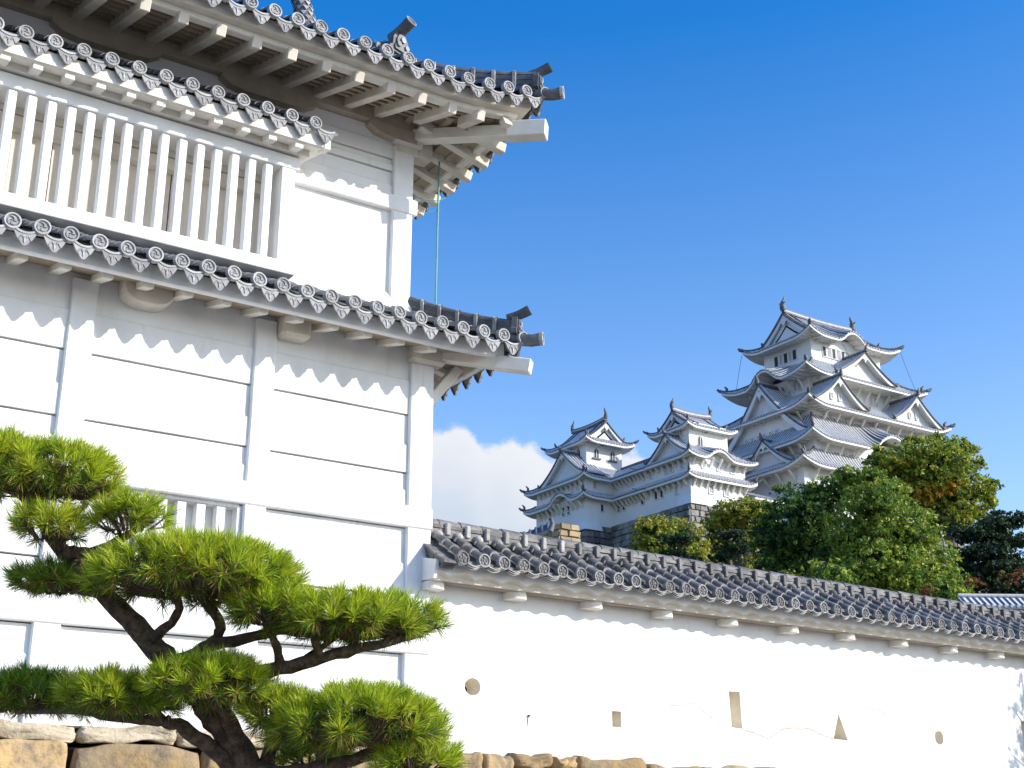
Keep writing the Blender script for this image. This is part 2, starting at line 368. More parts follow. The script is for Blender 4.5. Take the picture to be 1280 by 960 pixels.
def ridge_end(mb, p, out, m=(0, 1), k=1.0, tube_len=.30, up=.35):
    """demon-tile plate with shoulders and an upturned round tile on top"""
    out = V3(out).normalized(); sd = V3((-out.y, out.x, 0)); U = V3((0, 0, 1))
    sil = [(-.17, 0), (-.19, .06), (-.14, .09), (-.13, .20), (-.08, .28), (0, .31), (.08, .28), (.13, .20), (.14, .09), (.19, .06), (.17, 0)]
    mb.prism([(a * k, b * k) for a, b in sil], lambda a, b, c: p + sd * a + U * b + out * c, -.03 * k, .05 * k, m[0])
    sil2 = [(a * .66, .03 + b * .78) for a, b in sil]
    mb.prism([(a * k, b * k) for a, b in sil2], lambda a, b, c: p + sd * a + U * b + out * c, .05 * k, .075 * k, m[0])
    for (a, b, r) in ((-.07, .10, .035), (.07, .10, .035), (0, .18, .04)):
        mb.tube([p + sd * (a * k) + U * (b * k) + out * (.07 * k), p + sd * (a * k) + U * (b * k) + out * (.10 * k)], r * k, 8, m[1])
    pts = [p + out * (-.12 * k) + U * (.29 * k)]; 
    for i in range(1, 6):
        f = i / 5; pts.append(p + out * ((-.12 + tube_len * f + .12 * f) * k) + U * ((.29 + up * tube_len * f ** 1.6) * k))
    mb.tube(pts, [.065 * k, .068 * k, .07 * k, .072 * k, .075 * k, .078 * k], 12, m[0])
    d = (pts[-1] - pts[-2]).normalized(); side = d.cross(U).normalized(); u2 = side.cross(d)
    c = pts[-1]; an = [2 * pi * j / 14 for j in range(14)]
    mb.loft([[c + (side * cos(a) + u2 * sin(a)) * (.078 * k * rr) + d * (w * k) for a in an] for rr, w in ((1, .0), (1.04, .015), (.82, .016), (.76, .004))], m[1], True, False, False)
    mb.add([c + (side * cos(a) + u2 * sin(a)) * (.06 * k) + d * (.005 * k) for a in an], [list(range(14))], m[0])

def surf_path(side, n=10, smax=None):
    """points up the hip that starts at the corner C"""
    out = []
    for i in range(n + 1):
        sd = (smax or side.S) * i / n; out.append(side.P(sd * side.So / side.S, sd))
    return out

# ---------------------------------------------------------------- ground and hill
def ground_and_hill():
    mb = MB(); mb.grid(lambda u, v: (-600 + 1500 * u, -600 + 612.4 * v, 0), 6, 6)
    o = mb.build('ground', GROUND); o['kind'] = 'structure'
    def hz(x, y):
        d = (x * sin(PH) + y * cos(PH)); base = 2.2 + max(0, d - 22) * .05
        k = min(1, max(0, (d - 60) / 110)); k = k * k * (3 - 2 * k)
        side = max(0, 1 - abs((x - 135)) / 150); return base + 19 * k * (.25 + .75 * min(1, side * 1.6)) + .8 * sin(x * .11) * cos(y * .13) * k
    mb = MB(); mb.grid(lambda u, v: (lambda x, y: (x, y, hz(x, y)))(-300 + 900 * u, 13.4 + 700 * v ** 1.6), 90, 90)
    o = mb.build('hill', HILL); o['kind'] = 'structure'
ground_and_hill()

# ---------------------------------------------------------------- gate tower in the foreground
XC, YD, SB = 7.283, 12.7, .50
KU = (YD + SB) / 12.926
zu = lambda z: 1.6 + (z - 1.6) * KU
def board(mb, x0, x1, z0, z1, y, m=0):
    zm = z0 + (z1 - z0) * .46
    mb.prism([(y + .06, z0), (y - .022, z0 + .007), (y - .024, zm), (y - .002, zm + .022), (y, z1 - .013), (y + .06, z1 - .013)], lambda a, b, c: (c, a, b), x0, x1, m)
def eave_row(mb, mb2, sd, t0, pitch, n, W, r, style, mi, drop=.12, last=True):
    T = -sd.A if W.y < -.5 else sd.A
    for k in range(n):
        t = t0 + k * pitch
        if t > sd.ln: break
        c = sd.P(t, 0); a_ = R.uniform(-.07, .07); Tj = ((T if W.y < -.5 else sd.A) + W * a_ * .7 + V3((0, 0, a_ * .4))).normalized(); tile_disc(mb2, c + W * (.02 + R.uniform(-.008, .008)) + V3((R.uniform(-.005, .005), 0, R.uniform(-.006, .006))), Tj, W, r * R.uniform(.97, 1.02), mi, style)
    for k in range(n - 1):
        t = t0 + k * pitch
        if t + pitch > sd.ln: break
        a, b = sd.P(t, 0) + V3((0, 0, R.uniform(-.007, .004))), sd.P(t + pitch, 0) + V3((0, 0, R.uniform(-.007, .004)))
        pendant(mb2, a, b, W, (mi[0], mi[1], mi[2]), drop)
def gate_tower():
    root = thing('gate_tower', 'large white plastered castle gate tower with grey tiled eaves, filling the left of the photo', 'gate tower', (XC, YD, 2.5))
    x0 = -2.5; y = YD
    # --- lower wall
    mb = MB()
    mb.box(x0, XC - .05, y + .045, y + 9, 2.575, 4.13); mb.box(x0, XC - .05, y + .045, y + 9, 4.90, 7.35)
    mb.box(x0, 3.88, y + .045, y + 9, 4.13, 4.90); mb.box(4.998, XC - .05, y + .045, y + 9, 4.13, 4.90); mb.box(3.88, 4.998, y + .30, y + 9, 4.13, 4.90)
    for za, zb in ((6.22, 7.12), (5.527, 6.22), (5.134, 5.527), (3.75, 4.124), (2.95, 3.50), (2.58, 2.95)): board(mb, x0, XC - .12, za, zb, y)
    board(mb, x0, 3.88, 4.124, 4.895, y); board(mb, 4.998, XC - .12, 4.124, 4.895, y)
    # --- upper wall
    yu = y + SB; xu = 7.049 * KU + .008
    mb.box(x0, xu - .05, yu + .30, yu + 8.3, 7.35, 10.6)
    mb.box(5.30, xu - .05, yu + .045, yu + .30, 7.35, 10.6); mb.box(x0, 5.30, yu + .045, yu + .30, 9.2, 10.6); mb.box(x0, 5.30, yu + .045, yu + .30, 7.35, 7.60)
    for za, zb in ((9.585, 9.99), (9.41, 9.585), (9.05, 9.41)): board(mb, x0, xu - .1, zu(za), zu(zb), yu)
    mb.box(5.39, xu - .1, yu - .004, yu + .06, 7.45, zu(8.87))
    mb.build('wall', PLASTER, root)
    mb = MB(); mb.box(x0, XC - .1, y + .038, y + .044, 4.90, 7.0); mb.box(x0, XC - .1, y + .038, y + .044, 2.6, 4.1); mb.box(5.03, XC - .1, y + .038, y + .044, 4.1, 4.9); mb.box(x0, 3.83, y + .038, y + .044, 4.1, 4.9); mb.build('joint_shadow_gap', GAP, root)
    # --- posts and beams
    for a, b in ((1.08, 1.33), (3.052, 3.312), (5.04, 5.285)):
        mb = MB(); mb.box(a, b, y - .062, y + .05, 2.58, 6.99, 0, .012); mb.build('post', PLASTER, root)
    mb = MB(); mb.box(6.978, XC, y - .062, y + .26, 2.58, 6.86, 0, .012); mb.build('post', PLASTER, root)
    mb = MB(); mb.box(6.783 * KU, xu, yu - .066, yu + .2, 7.45, zu(9.77), 0, .012); mb.build('post', PLASTER, root)
    for za, zb in ((4.893, 5.134), (3.50, 3.752)):
        mb = MB(); mb.box(x0, XC + .012, y - .082, y + .05, za, zb, 0, .012); mb.build('beam', PLASTER, root)
    mb = MB(); mb.box(5.36, xu + .06, yu - .088, yu + .3, zu(8.865), zu(9.07), 0, .012); mb.build('beam', PLASTER, root)
    mb = MB(); mb.box(x0, xu + .02, yu - .10, yu + .06, zu(9.985), zu(10.20), 0, .015); mb.build('beam', OLD, root)
    # bracket arms under the top beam, ends curved
    for xc in (1.25, 3.22, 5.19, 7.15):
        mb = MB(); pr = [(-.62, 9.98), (-.62, 9.93), (-.50, 9.85), (-.3, 9.82), (.3, 9.82), (.50, 9.85), (.62, 9.93), (.62, 9.98)]
        if xc > 6: pr = [(-.62, 9.98), (-.62, 9.93), (-.50, 9.85), (-.3, 9.82), (.06, 9.82), (.06, 9.98)]
        mb.prism([(xc + a, zu(b)) for a, b in pr], lambda a, b, c: (a, c, b), yu - .13, yu + .02); mb.build('bracket_arm', OLD, root)
    mb = MB(); mb.box(6.76 * KU, xu + .11, yu - .12, yu + .25, zu(9.79), zu(9.975), 0, .03); mb.box(6.80 * KU, xu + .05, yu - .075, yu + .2, zu(9.68), zu(9.80), 0, .01)
    mb.box(xu + .0, xu + .30, yu - .03, yu + .2, zu(9.72), zu(9.96), 0, .02); mb.build('post_capital', AGED, root)
    # plastered beam ends under the lower roof
    mb = MB(); st = []
    cx, cz, hw, hh = 3.79, 7.0, .275, .205
    for i in range(24):
        a = 2 * pi * i / 24; st.append((cx + hw * (abs(cos(a)) ** .7) * (1 if cos(a) > 0 else -1), cz + hh * (abs(sin(a)) ** .8) * (1 if sin(a) > 0 else -1)))
    mb.prism(st, lambda a, b, c: (a, c, b), y - .20, y + .05)
    st2 = [(cx + (a - cx) * .93, cz + (b - cz) * .93) for a, b in st]
    mb.loft([[(a, y - .20, b) for a, b in st], [(a, y - .225, b) for a, b in st2]]); mb.build('beam_end', AGED, root)
    mb = MB(); mb.box(5.29, 5.63, y - .22, y + .05, 6.80, 7.12, 0, .035); mb.build('beam_end', AGED, root)
    mb = MB(); mb.box(6.955, XC + .115, y - .15, y + .40, 6.855, 7.10, 0, .035); mb.build('post_capital', AGED, root)
    mb = MB(); mb.beam((XC - .02, y + .12, 6.40), (XC + .43, y + .12, 6.98), .12, .14, 0, .01, V3((0, 1, 0))); mb.build('corner_brace', ENDW, root)
    # --- lower lattice window
    mb = MB(); mb.box(3.86, 5.0, y - .01, y + .28, 4.855, 4.893, 0, .004); mb.box(3.86, 5.0, y - .02, y + .28, 4.10, 4.15, 0, .004)
    mb.box(3.84, 3.88, y - .01, y + .28, 4.15, 4.855); mb.box(4.985, 5.02, y - .012, y + .28, 4.15, 4.855)
    win = mb.build('window', PLASTER, root)
    for xb in (4.0, 4.20, 4.40, 4.605, 4.82):
        mb = MB(); mb.box(xb - .055, xb + .045, y + .01, y + .11, 4.15, 4.855, 0, .008); mb.build('window_bar', PLASTER, win)
    mb = MB(); mb.box(3.88, 4.985, y + .15, y + .18, 4.15, 4.855); mb.build('shutter', PLASTER, win)
    # --- long upper window
    mb = MB(); yf = 12.66
    mb.box(x0, 5.44, yf - .01, yu + .05, 8.905, 9.065, 0, .008); mb.box(x0, 5.455, yf - .015, yu + .05, 7.588, 7.735, 0, .008)
    mb.box(5.227, 5.392, yf, yu + .05, 7.735, 8.905, 0, .006)
    win = mb.build('window', PLASTER, root)
    for k in range(15, -8, -1):
        xb = 2.232 + .2032 * (k - 1)
        if xb > 5.15: continue
        mb = MB(); mb.box(xb - .052, xb + .046, yf + .015, yf + .115, 7.735, 8.905, 0, .014); mb.build('window_bar', PLASTER, win)
    edges = [x0, -.9, .9, 2.78, 4.10, 5.225]
    for a, b in zip(edges[:-1], edges[1:]):
        mb = MB(); mb.box(a + .008, b - .008, 13.12, 13.145, 7.65, 9.05); mb.build('shutter', SHUT, win)
    mb = MB(); mb.box(x0, 5.227, 12.99, 13.12, 8.66, 8.80, 0, .006); mb.box(x0, 5.227, 13.01, 13.12, 8.82, 8.95, 0, .006); mb.build('lintel', AGED, win)
    mb = MB(); mb.box(x0, 5.226, 13.146, 13.150, 7.7, 9.0); mb.build('shutter_gap', GAP, win)
    # --- window hood
    sd = Side((5.735, 12.30, 9.37), (-1, 0, 0), (0, 1, 0), 8.0, .90, .53, hips=(0, 0), a=.9)
    mb = MB(); sd.pan(mb, -.055, 0, 2, 4); mb.loft([[sd.P(t, 0, -.055) for t in (0, 8)], [sd.P(t, 0, -.085) for t in (0, 8)]], 0, False, False, False)
    for k in range(27): barrel(mb, sd,   .294 * (k + 1), .074, 0, .89, .22, 0, 6, .86, 0)
    hood = mb.build('window_hood', TILE, root)
    mb = MB()
    for k in range(27): tile_disc(mb, sd.P(.294 * (k + 1), -.02), V3((1, 0, 0)), V3((0, -1, 0)), .079, (0, 1, 2), 0)
    for k in range(-0, 26): pendant(mb, sd.P(.294 * (k + 1) , 0), sd.P(.294 * k, 0), V3((0, -1, 0)), (0, 1, 2), .12)
    mb.build('eave_tiles', [DISC, RIM, TILE], hood)
    mb = MB(); mb.prism([(.06, -.10), (.06, -.245), (.10, -.255), (.90, -.06), (.90, .34)], lambda a, b, c: (c, 12.30 + a, 9.37 + b), x0, 5.66)
    mb.box(x0, 5.53, 12.60, 13.2, 9.085, 9.20, 0, .01)
    mb.prism([(.05, -.26), (.05, -.12), (.20, -.06), (.90, .36), (.90, .16), (.50, -.06), (.38, -.17), (.26, -.20), (.2, -.25)], lambda a, b, c: (c, 12.30 + a, 9.37 + b), 5.60, 5.675)
    mb.build('eave_board', ENDW, hood)
    for k in range(-1, 20):
        xb = 4.985 - .3245 * k
        mb = MB(); mb.beam((xb, 12.40, 9.095), (xb, 12.92, 9.19), .105, .085, 0, .006); mb.build('rafter', ENDW, hood)
    # --- the two big roofs
    def big_roof(C, H, S, lift, ll, pitch, t0, lenf, lens, clipS, S2=None):
        S2 = S2 or S
        f = Side(C, (-1, 0, 0), (0, 1, 0), lenf, S, H, S2, lift=lift, ll=ll, hips=(1, 0), a=.75)
        s = Side(C, (0, 1, 0), (-1, 0, 0), lens, S2, H, S, lift=lift, ll=ll, hips=(1, 0), a=.75)
        mb = MB()
        for q in (f, s):
            q.pan(mb, -.055, 0, 60, 8)
            n = int((q.ln - t0) / pitch)
            for k in range(n + 1):
                t = t0 + k * pitch; um = q.umax(t) * q.S
                if um > .1: barrel(mb, q, t, .075, 0, min(um, clipS), .25, 0, 6, .86, 0, jit=.003)
        roof = mb.build('roof', TILE, root)
        mb = MB()
        eave_row(mb, mb, f, t0, pitch, int(lenf / pitch), V3((0, -1, 0)), .081, 0, (0, 1, 2))
        eave_row(mb, mb, s, t0 + pitch, pitch, int(lens / pitch) - 1, V3((1, 0, 0)), .081, 0, (0, 1, 2))
        a, b = s.P(.03, 0), s.P(t0 + pitch, 0); pendant(mb, a, b, V3((1, 0, 0)), (0, 1, 2))
        # corner tile on the diagonal
        dg = V3((1, -1, 0)).normalized(); p = f.P(0, 0, -.03)
        mb.tube([p - dg * .25 + V3((0, 0, .05)), p + dg * .10, p + dg * .22 + V3((0, 0, .015))], [.07, .075, .078], 12, 2)
        an = [2 * pi * j / 14 for j in range(14)]; sx = V3((dg.y, -dg.x, 0)); c = p + dg * .22 + V3((0, 0, .015))
        mb.loft([[c + sx * (cos(a) * .08 * k) + V3((0, 0, sin(a) * .08 * k)) + dg * w for a in an] for k, w in ((1, -.03), (1.03, .012), (.8, .012), (.75, .0))], 1, True, True, False)
        mb.build('eave_tiles', [DISC, RIM, TILE], roof)
        return f, s, roof
    mir = lambda C, x, yy: (C[0] - (yy - C[1]), C[1] + (C[0] - x))
    def eq(q): return Side(q.C, q.A, q.I, q.ln, 1.0, .6, 1.0, lift=q.lift, ll=q.ll, hips=(1, 0))
    # lower roof
    C = (8.068, 11.915, 7.095)
    f, s, roof = big_roof(C, .63, 1.29, .05, 1.1, .2765, .014, 10.2, 8.0, 1.28, .855)
    mb = MB()
    for q in (eq(f), eq(s)): q.sweep(mb, [(.17, -.03), (.17, -.188), (.185, -.198), (.25, -.198), (.25, -.03)], 40)
    mb.build('eave_board', PLASTER, roof)
    mb = MB()
    for q in (eq(f), eq(s)): q.sweep(mb, [(.25, -.175), (.83, -.03), (.83, .05), (.25, -.10)], 30)
    mb.build('soffit', SOFF, roof)
    k = 0
    for i in range(-5, 18):
        xb = 4.936 - .415 * i
        if xb < 0: break
        mx_ = .80 if xb < 7.2 else max(.0, (C[0] - xb) - .10)
        if mx_ < .36: continue
        for side in (0, 1):
            a, b = (xb, C[1] + .29), (xb, C[1] + mx_)
            if side: a, b = mir(C, *a), mir(C, *b)
            if side and i > 8: continue
            z = C[2]; mb = MB(); mb.beam((*a, z - .195), (*b, z - .195 + (mx_ - .29) * .26), .11, .08, 0, .006); mb.build('rafter', ENDW, roof)
    mb = MB(); mb.beam((XC - .05, y + .05, 7.04), (7.9, 12.083, 6.845), .14, .14, 0, .01); mb.beam((7.84, 12.143, 6.865), (8.13, 11.853, 6.785), .15, .165, 0, .012); mb.build('corner_beam', ENDW, roof)
    dg = V3((1, -1, 0)).normalized(); hx = V3((1, 1, 0)).normalized()
    mb = MB(); path = [f.P(.855 * t, 1.29 * t, .0) for t in [.07 + .92 * i / 10 for i in range(11)]]
    hip_ridge(mb, path, hx, .18, .17, (0, 1), .26, cap_r=.068); ridge_end(mb, path[0] + V3((0, 0, .02)), dg, (0, 2), .82, .20, .5)
    # ridge against the upper wall
    zr = C[2] + .62
    m2 = MB(); m2.prism([(-.16, -.06), (-.11, .03), (-.02, .20), (.06, .20), (.06, -.12)], lambda a, b, c: (c, YD + SB + a, zr + b), -2.5, xu + .02); m2.build('fillet', PLASTER, roof)
    mb.build('hip_ridge', [TILE, MORTAR, DISC], roof)
    # upper roof
    C = (8.270, 11.714, 10.215)
    f, s, roof = big_roof(C, 3.4, 5.6, .20, 1.5, .2795, .012, 10.6, 11.2, 5.5)
    mb = MB()
    for q in (f, s): q.sweep(mb, [(.13, -.03), (.13, -.163), (.145, -.175), (.26, -.175), (.26, -.03)], 50)
    mb.build('eave_board', AGED, roof)
    mb = MB()
    for q in (f, s): q.sweep(mb, [(.25, -.176), (.25, -.226), (.265, -.238), (.36, -.238), (.36, -.15)], 50)
    mb.build('eave_board', ENDW, roof)
    mb = MB()
    for q in (f, s):
        q.sweep(mb, [(.36, -.20), (1.62, .22), (1.62, .29), (.36, -.12)], 40)
        for w in (.46, .64, .82, 1.0, 1.18, 1.36): q.sweep(mb, [(w, -.20 + (w - .36) * .333 - .03), (w + .07, -.20 + (w - .29) * .333 - .03), (w + .07, -.20 + (w - .29) * .333 + .02), (w, -.20 + (w - .36) * .333 + .02)], 40)
    mb.build('soffit', SOFF, roof)
    xs = [7.793, 7.41, 7.01, 6.593, 6.18, 5.765, 5.35] + [4.93 - .418 * i for i in range(12)]
    for i, xb in enumerate(xs):
        xb = xb * 1.008; t = C[0] - xb; mx_ = 1.52 if xb < 6.75 else t - .10; l0 = f.L(t) * .9
        for side in (0, 1):
            if side and i > 12: continue
            a, b = (xb, C[1] + (.10 if side else .23)), (xb, C[1] + mx_)
            if side: a, b = mir(C, *a), mir(C, *b)
            z = C[2] - .300 + l0; mb = MB(); mb.beam((*a, z), (*b, C[2] - .300 + l0 * .3 + (mx_ - .25) * .34), .115, .135, 0, .008); mb.build('rafter', [AGED, ENDW][0:1], roof)
    mb = MB(); mb.beam((xu - .05, yu + .05, 10.17), (8.02, 11.98, 9.91), .17, .16, 0, .01); mb.beam((7.93, 12.054, 9.925), (8.28, 11.704, 9.895), .20, .215, 0, .012); mb.build('corner_beam', ENDW, roof)
    mb = MB(); path = [f.P(t, t, .0) for t in [.08, .25, .45, .65, .85, 1.05, 1.3, 1.6, 2.0, 2.6, 3.4, 4.4, 5.5]]
    hip_ridge(mb, path, hx, .20, .25, (0, 1), .27); ridge_end(mb, path[0] + V3((0, 0, .03)), dg, (0, 2), .85, .20, .5)
    # descending ridge on the front slope with its end tile
    tx = C[0] - 6.36; path = [f.P(tx, q, .02) for q in (.42, .8, 1.3, 1.8)]
    hip_ridge(mb, path, V3((1, 0, 0)), .22, .22, (0, 1), .3); ridge_end(mb, f.P(tx, .36, .08), V3((.35, -1, 0)), (0, 2), 1.0, .20, .55)
    mb.build('hip_ridge', [TILE, MORTAR, DISC], roof)
    # scaled fish ornament above the eave
    mb = MB(); p = at(381, 22, 15.35); pts = [p + V3((.05, -.02, -.5)), p + V3((.03, -.02, -.2)), p + V3((0, 0, 0)), p + V3((-.05, .02, .22)), p + V3((-.14, .05, .42)), p + V3((-.16, .07, .62))]
    mb.tube(pts, [.14, .13, .115, .10, .08, .05], 12)
    for i in range(14):
        for j in range(9):
            f_ = i / 14 * 4.6; a = int(f_); c = pts[a].lerp(pts[a + 1], f_ - a); r_ = .135 - .012 * f_; an = 2 * pi * (j + .5 * (i % 2)) / 9; o = V3((cos(an), sin(an), 0)); q = V3((-sin(an), cos(an), 0))
            mb.add([c + o * (r_ + .004) + q * .04 + V3((0, 0, .03)), c + o * (r_ + .004) - q * .04 + V3((0, 0, .03)), c + o * (r_ + .022) + V3((0, 0, -.035))], [(0, 1, 2)], 1)
    mb.add([pts[-1] + V3((-.02, 0, -.05)), pts[-1] + V3((-.22, .05, .22)), pts[-1] + V3((-.02, .02, .12)), pts[-1] + V3((.15, -.03, .24)), pts[-1] + V3((.05, 0, -.05))], [(0, 1, 2, 3, 4)], 1)
    mb.build('fish_ornament', [TILE, DISC], roof)
    # weeds rooted between the tiles
    mb = MB()
    for q in range(46):
        p = f.P(C[0] - 6.16 + R.uniform(-.16, .10), .34 + R.uniform(-.05, .05), .05); d = V3((R.uniform(-.5, .5), R.uniform(-.4, .2), R.uniform(.4, 1))).normalized() * R.uniform(.06, .15)
        mb.add([p, p + V3((.006, 0, 0)), p + d], [(0, 1, 2)])
    tag(mb.build('weed', [LEAF['olive']]), 'tuft of dry weeds sprouting between the tiles of the top eave', 'weed')
gate_tower()

def lightning_rod():
    t = thing('lightning_conductor', 'thin green copper rod standing on the corner of the lower tiled roof', 'lightning conductor', (7.66, 13.30, 7.6))
    mb = MB(); mb.tube([(7.66, 13.30, 7.60), (7.665, 13.30, 8.8), (7.675, 13.30, 10.15)], .013, 8); mb.build('rod', COPPER, t)
    mb = MB(); mb.tube([(7.24, 13.35, 9.50), (7.4, 13.34, 9.40), (7.67, 13.30, 9.42), (7.78, 13.3, 9.5)], .007, 6); mb.tube([(7.24, 13.35, 9.2), (7.5, 13.33, 9.22), (7.72, 13.30, 9.30)], .005, 6); mb.build('stay', COPPER, t)
lightning_rod()

# ---------------------------------------------------------------- plastered wall with tiled coping
def coping_wall():
    root = thing('boundary_wall', 'long white plastered wall with tiled coping and loopholes, running right from the gate tower', 'wall', (7.3, 12.7, 0), radians(1.7))
    ln, th, z0 = 17.0, .42, 2.50
    holes = []
    circ = lambda cx, cz, rx, rz, n=20: [(cx + rx * cos(2 * pi * i / n), cz + rz * sin(2 * pi * i / n)) for i in range(n)]
    holes.append(circ(.606, 3.202, .108, .096)); holes.append([(2.612, 2.86), (2.752, 2.855), (2.75, 3.042), (2.61, 3.046)])
    holes.append([(4.58, 2.94), (4.768, 2.93), (4.752, 3.394), (4.562, 3.39)]); holes.append([(6.477, 2.874), (6.763, 2.864), (6.613, 3.213)])
    holes.append(circ(8.73, 2.98, .098, .10)); holes.append([(10.76, 2.86), (10.95, 2.85), (10.94, 3.31), (10.75, 3.312)])
    mb = MB(); bm = __import__('bmesh').new(); import bmesh
    def loop(pts):
        vs = [bm.verts.new((a, 0, b)) for a, b in pts]; return [bm.edges.new((vs[i], vs[(i + 1) % len(vs)])) for i in range(len(vs))]
    base = [(ln * i / 60, z0 - .12 + .02 * sin(i * 1.9) + .012 * sin(i * 4.3)) for i in range(61)]
    ed = loop(base + [(ln, 4.34), (-.012, 4.34)])
    for h in holes: ed += loop(h)
    bmesh.ops.triangle_fill(bm, use_beauty=True, edges=ed)
    bm.verts.index_update(); mb.add([tuple(v.co) for v in bm.verts], [[v.index for v in f.verts] for f in bm.faces]); bm.free()
    mb.add([(0, th, z0 - .2), (ln, th, z0 - .2), (ln, th, 4.34), (0, th, 4.34), (ln, 0, z0 - .2), (ln, 0, 4.34), (-.012, 0, z0 - .2), (-.012, 0, 4.34)], [(0, 1, 2, 3), (4, 1, 2, 5), (6, 0, 3, 7)])
    mb.build('wall_body', PLASTER, root, True)
    for i, h in enumerate(holes):
        mb = MB(); cx = sum(a for a, b in h) / len(h); cz = sum(b for a, b in h) / len(h)
        k = .84 if i in (0, 4) else .93
        inner = [(cx + (a - cx) * k + .0, cz + (b - cz) * k) for a, b in h]
        mb.loft([[(a, -.0005, b) for a, b in h], [(a, .02, b) for a, b in h], [(a, .22, b) for a, b in inner]], 0, True, False, False)
        mb.add([(a, .221, b) for a, b in inner], [list(range(len(inner)))], 1)
        if i == 0: mb.add([(.640 + .034 * cos(q), .214, 3.185 + .040 * sin(q)) for q in [2 * pi * w / 12 for w in range(12)]], [list(range(12))], 2)
        mb.build('loophole', [REVEAL, REVEAL, GAP], root, True)
    # a rusty spike and fine cracks in the plaster
    mb = MB(); mb.tube([(1.372, .01, 2.925), (1.372, -.02, 2.93), (1.367, -.03, 2.918)], [.009, .009, .011], 6); mb.tube([(1.372, -.004, 2.92), (1.36, -.004, 2.86), (1.357, -.003, 2.80)], [.006, .004, .002], 5); mb.build('spike', WIRE, root, True)
    def crack(pts, w):
        mb = MB(); P = []
        for a, b in zip(pts[:-1], pts[1:]):
            for q in range(7):
                f = q / 7; P.append((a[0] + (b[0] - a[0]) * f, a[1] + (b[1] - a[1]) * f + R.uniform(-.008, .008)))
        P.append(pts[-1]); mb.loft([[(p[0], -.0015, p[1] + w), (p[0], -.0015, p[1] - w)] for p in P], 0, False, False, False); mb.build('crack', OLD, root, True)
    crack([(3.55, 3.15), (3.95, 3.21), (4.2, 3.05), (4.57, 2.935)], .0055); crack([(4.75, 2.93), (5.05, 2.87), (5.22, 2.83), (5.5, 2.955), (6.02, 2.985), (6.3, 2.90), (6.47, 2.88)], .008)
    crack([(6.85, 3.22), (7.1, 3.33), (7.45, 3.30), (8.3, 3.04), (8.65, 3.06), (9.1, 3.06)], .006); crack([(2.78, 2.97), (3.2, 2.99), (3.55, 3.15)], .004)
    # coping
    zc, yd = 4.520, -.52; x0 = -.10
    fr = Side((ln, yd, zc), (-1, 0, 0), (0, 1, 0), ln + .10, .70, .43, hips=(0, 0), a=.85)
    bk = Side((-.1, 2 * .19 - yd, zc), (1, 0, 0), (0, -1, 0), ln + .1, .70, .43, hips=(0, 0), a=.85)
    mb = MB(); pitch = .2745; n = int((ln - .2) / pitch)
    for q in (fr, bk):
        # stepped pan tiles
        for s_ in range(4):
            a, b = .175 * s_ + .05 * (s_ == 0), .175 * (s_ + 1) + .02
            mb.loft([[q.P(0, a, -.052), q.P(q.ln, a, -.052)], [q.P(0, b, -.070), q.P(q.ln, b, -.070)]], 0, False, False, False)
            mb.loft([[q.P(0, a, -.052), q.P(q.ln, a, -.052)], [q.P(0, a, -.085), q.P(q.ln, a, -.085)]], 0, False, False, False)
    for k in range(n + 1):
        xk = .125 + pitch * k
        barrel(mb, fr, ln - xk, .075, .015, .66, .162, 0, 7, .76, R.uniform(-.006, .006), lump=1, jit=.006)
        if k % 1 == 0: barrel(mb, bk, xk + .1, .073, .0, .66, .33, 0, 5, .85, 0)
        # curved layered edges of the pan tiles between the rows
        for lay in range(3):
            pts = []; pts2 = []
            for j in range(7):
                f = j / 6; x_ = xk + .05 + (pitch - .10) * f; z_ = -.052 - .028 * sin(pi * f) - .016 * lay + R.uniform(-.002, .002); yy = -.012 + .014 * lay
                pts.append((x_, yd + yy, zc + z_)); pts2.append((x_, yd + yy, zc + z_ - .011))
            mb.loft([pts, pts2], 2, False, False, False)
            mb.loft([pts, [(a, b + .10, c + .045) for a, b, c in pts]], 0, False, False, False)
    for lay in range(4):      # stacked tile edges closing the left end
        for s_ in range(3):
            a, b = .02 + .21 * s_ + .03 * lay, .02 + .21 * (s_ + 1) + .05
            P0 = lambda sd_, dz, x_: (x_, yd + sd_, fr.P(0, sd_, dz).z)
            mb.loft([[P0(a, -.055 - .034 * lay, -.115 + .012 * lay + R.uniform(-.006, .006)), P0(a, -.055 - .034 * lay, .06), P0(a, -.083 - .034 * lay, .06), P0(a, -.083 - .034 * lay, -.115 + .012 * lay)], [P0(b, -.065 - .034 * lay, -.11 + .012 * lay), P0(b, -.065 - .034 * lay, .06), P0(b, -.09 - .034 * lay, .06), P0(b, -.09 - .034 * lay, -.11 + .012 * lay)]], 0, True, True, False)
    roof = mb.build('tiled_coping', [WTILE, WDISC, MORTAR], root, True)
    mb = MB()
    for k in range(n + 1):
        xk = .125 + pitch * k; a = R.uniform(-.05, .05)
        tile_disc(mb, V3((xk, yd + R.uniform(-.008, .008), zc + R.uniform(-.005, .005))), V3((cos(a), 0, sin(a))), V3((0, -1, 0)), .080, (0, 1), 1, 16)
    mb.build('eave_tiles', [WTILE, WDISC], roof, True)
    # ridge: layered flat tiles, half-round caps, upright clamps and mortar lumps over every row
    mb = MB(); yr = .19; zb = zc + .335
    for (hw, za, zz) in ((.155, 0, .05), (.135, .056, .105), (.145, .11, .15)):
        x = -.1
        while x < ln:
            e = min(x + R.uniform(.26, .32), ln); mb.fbox(lambda a, b, c: (a, b + R.uniform(-.001, .001), c), x, e - .004, yr - hw + R.uniform(-.006, .006), yr + hw, zb + za, zb + zz + R.uniform(-.004, .004), 0); x = e
    x = -.1
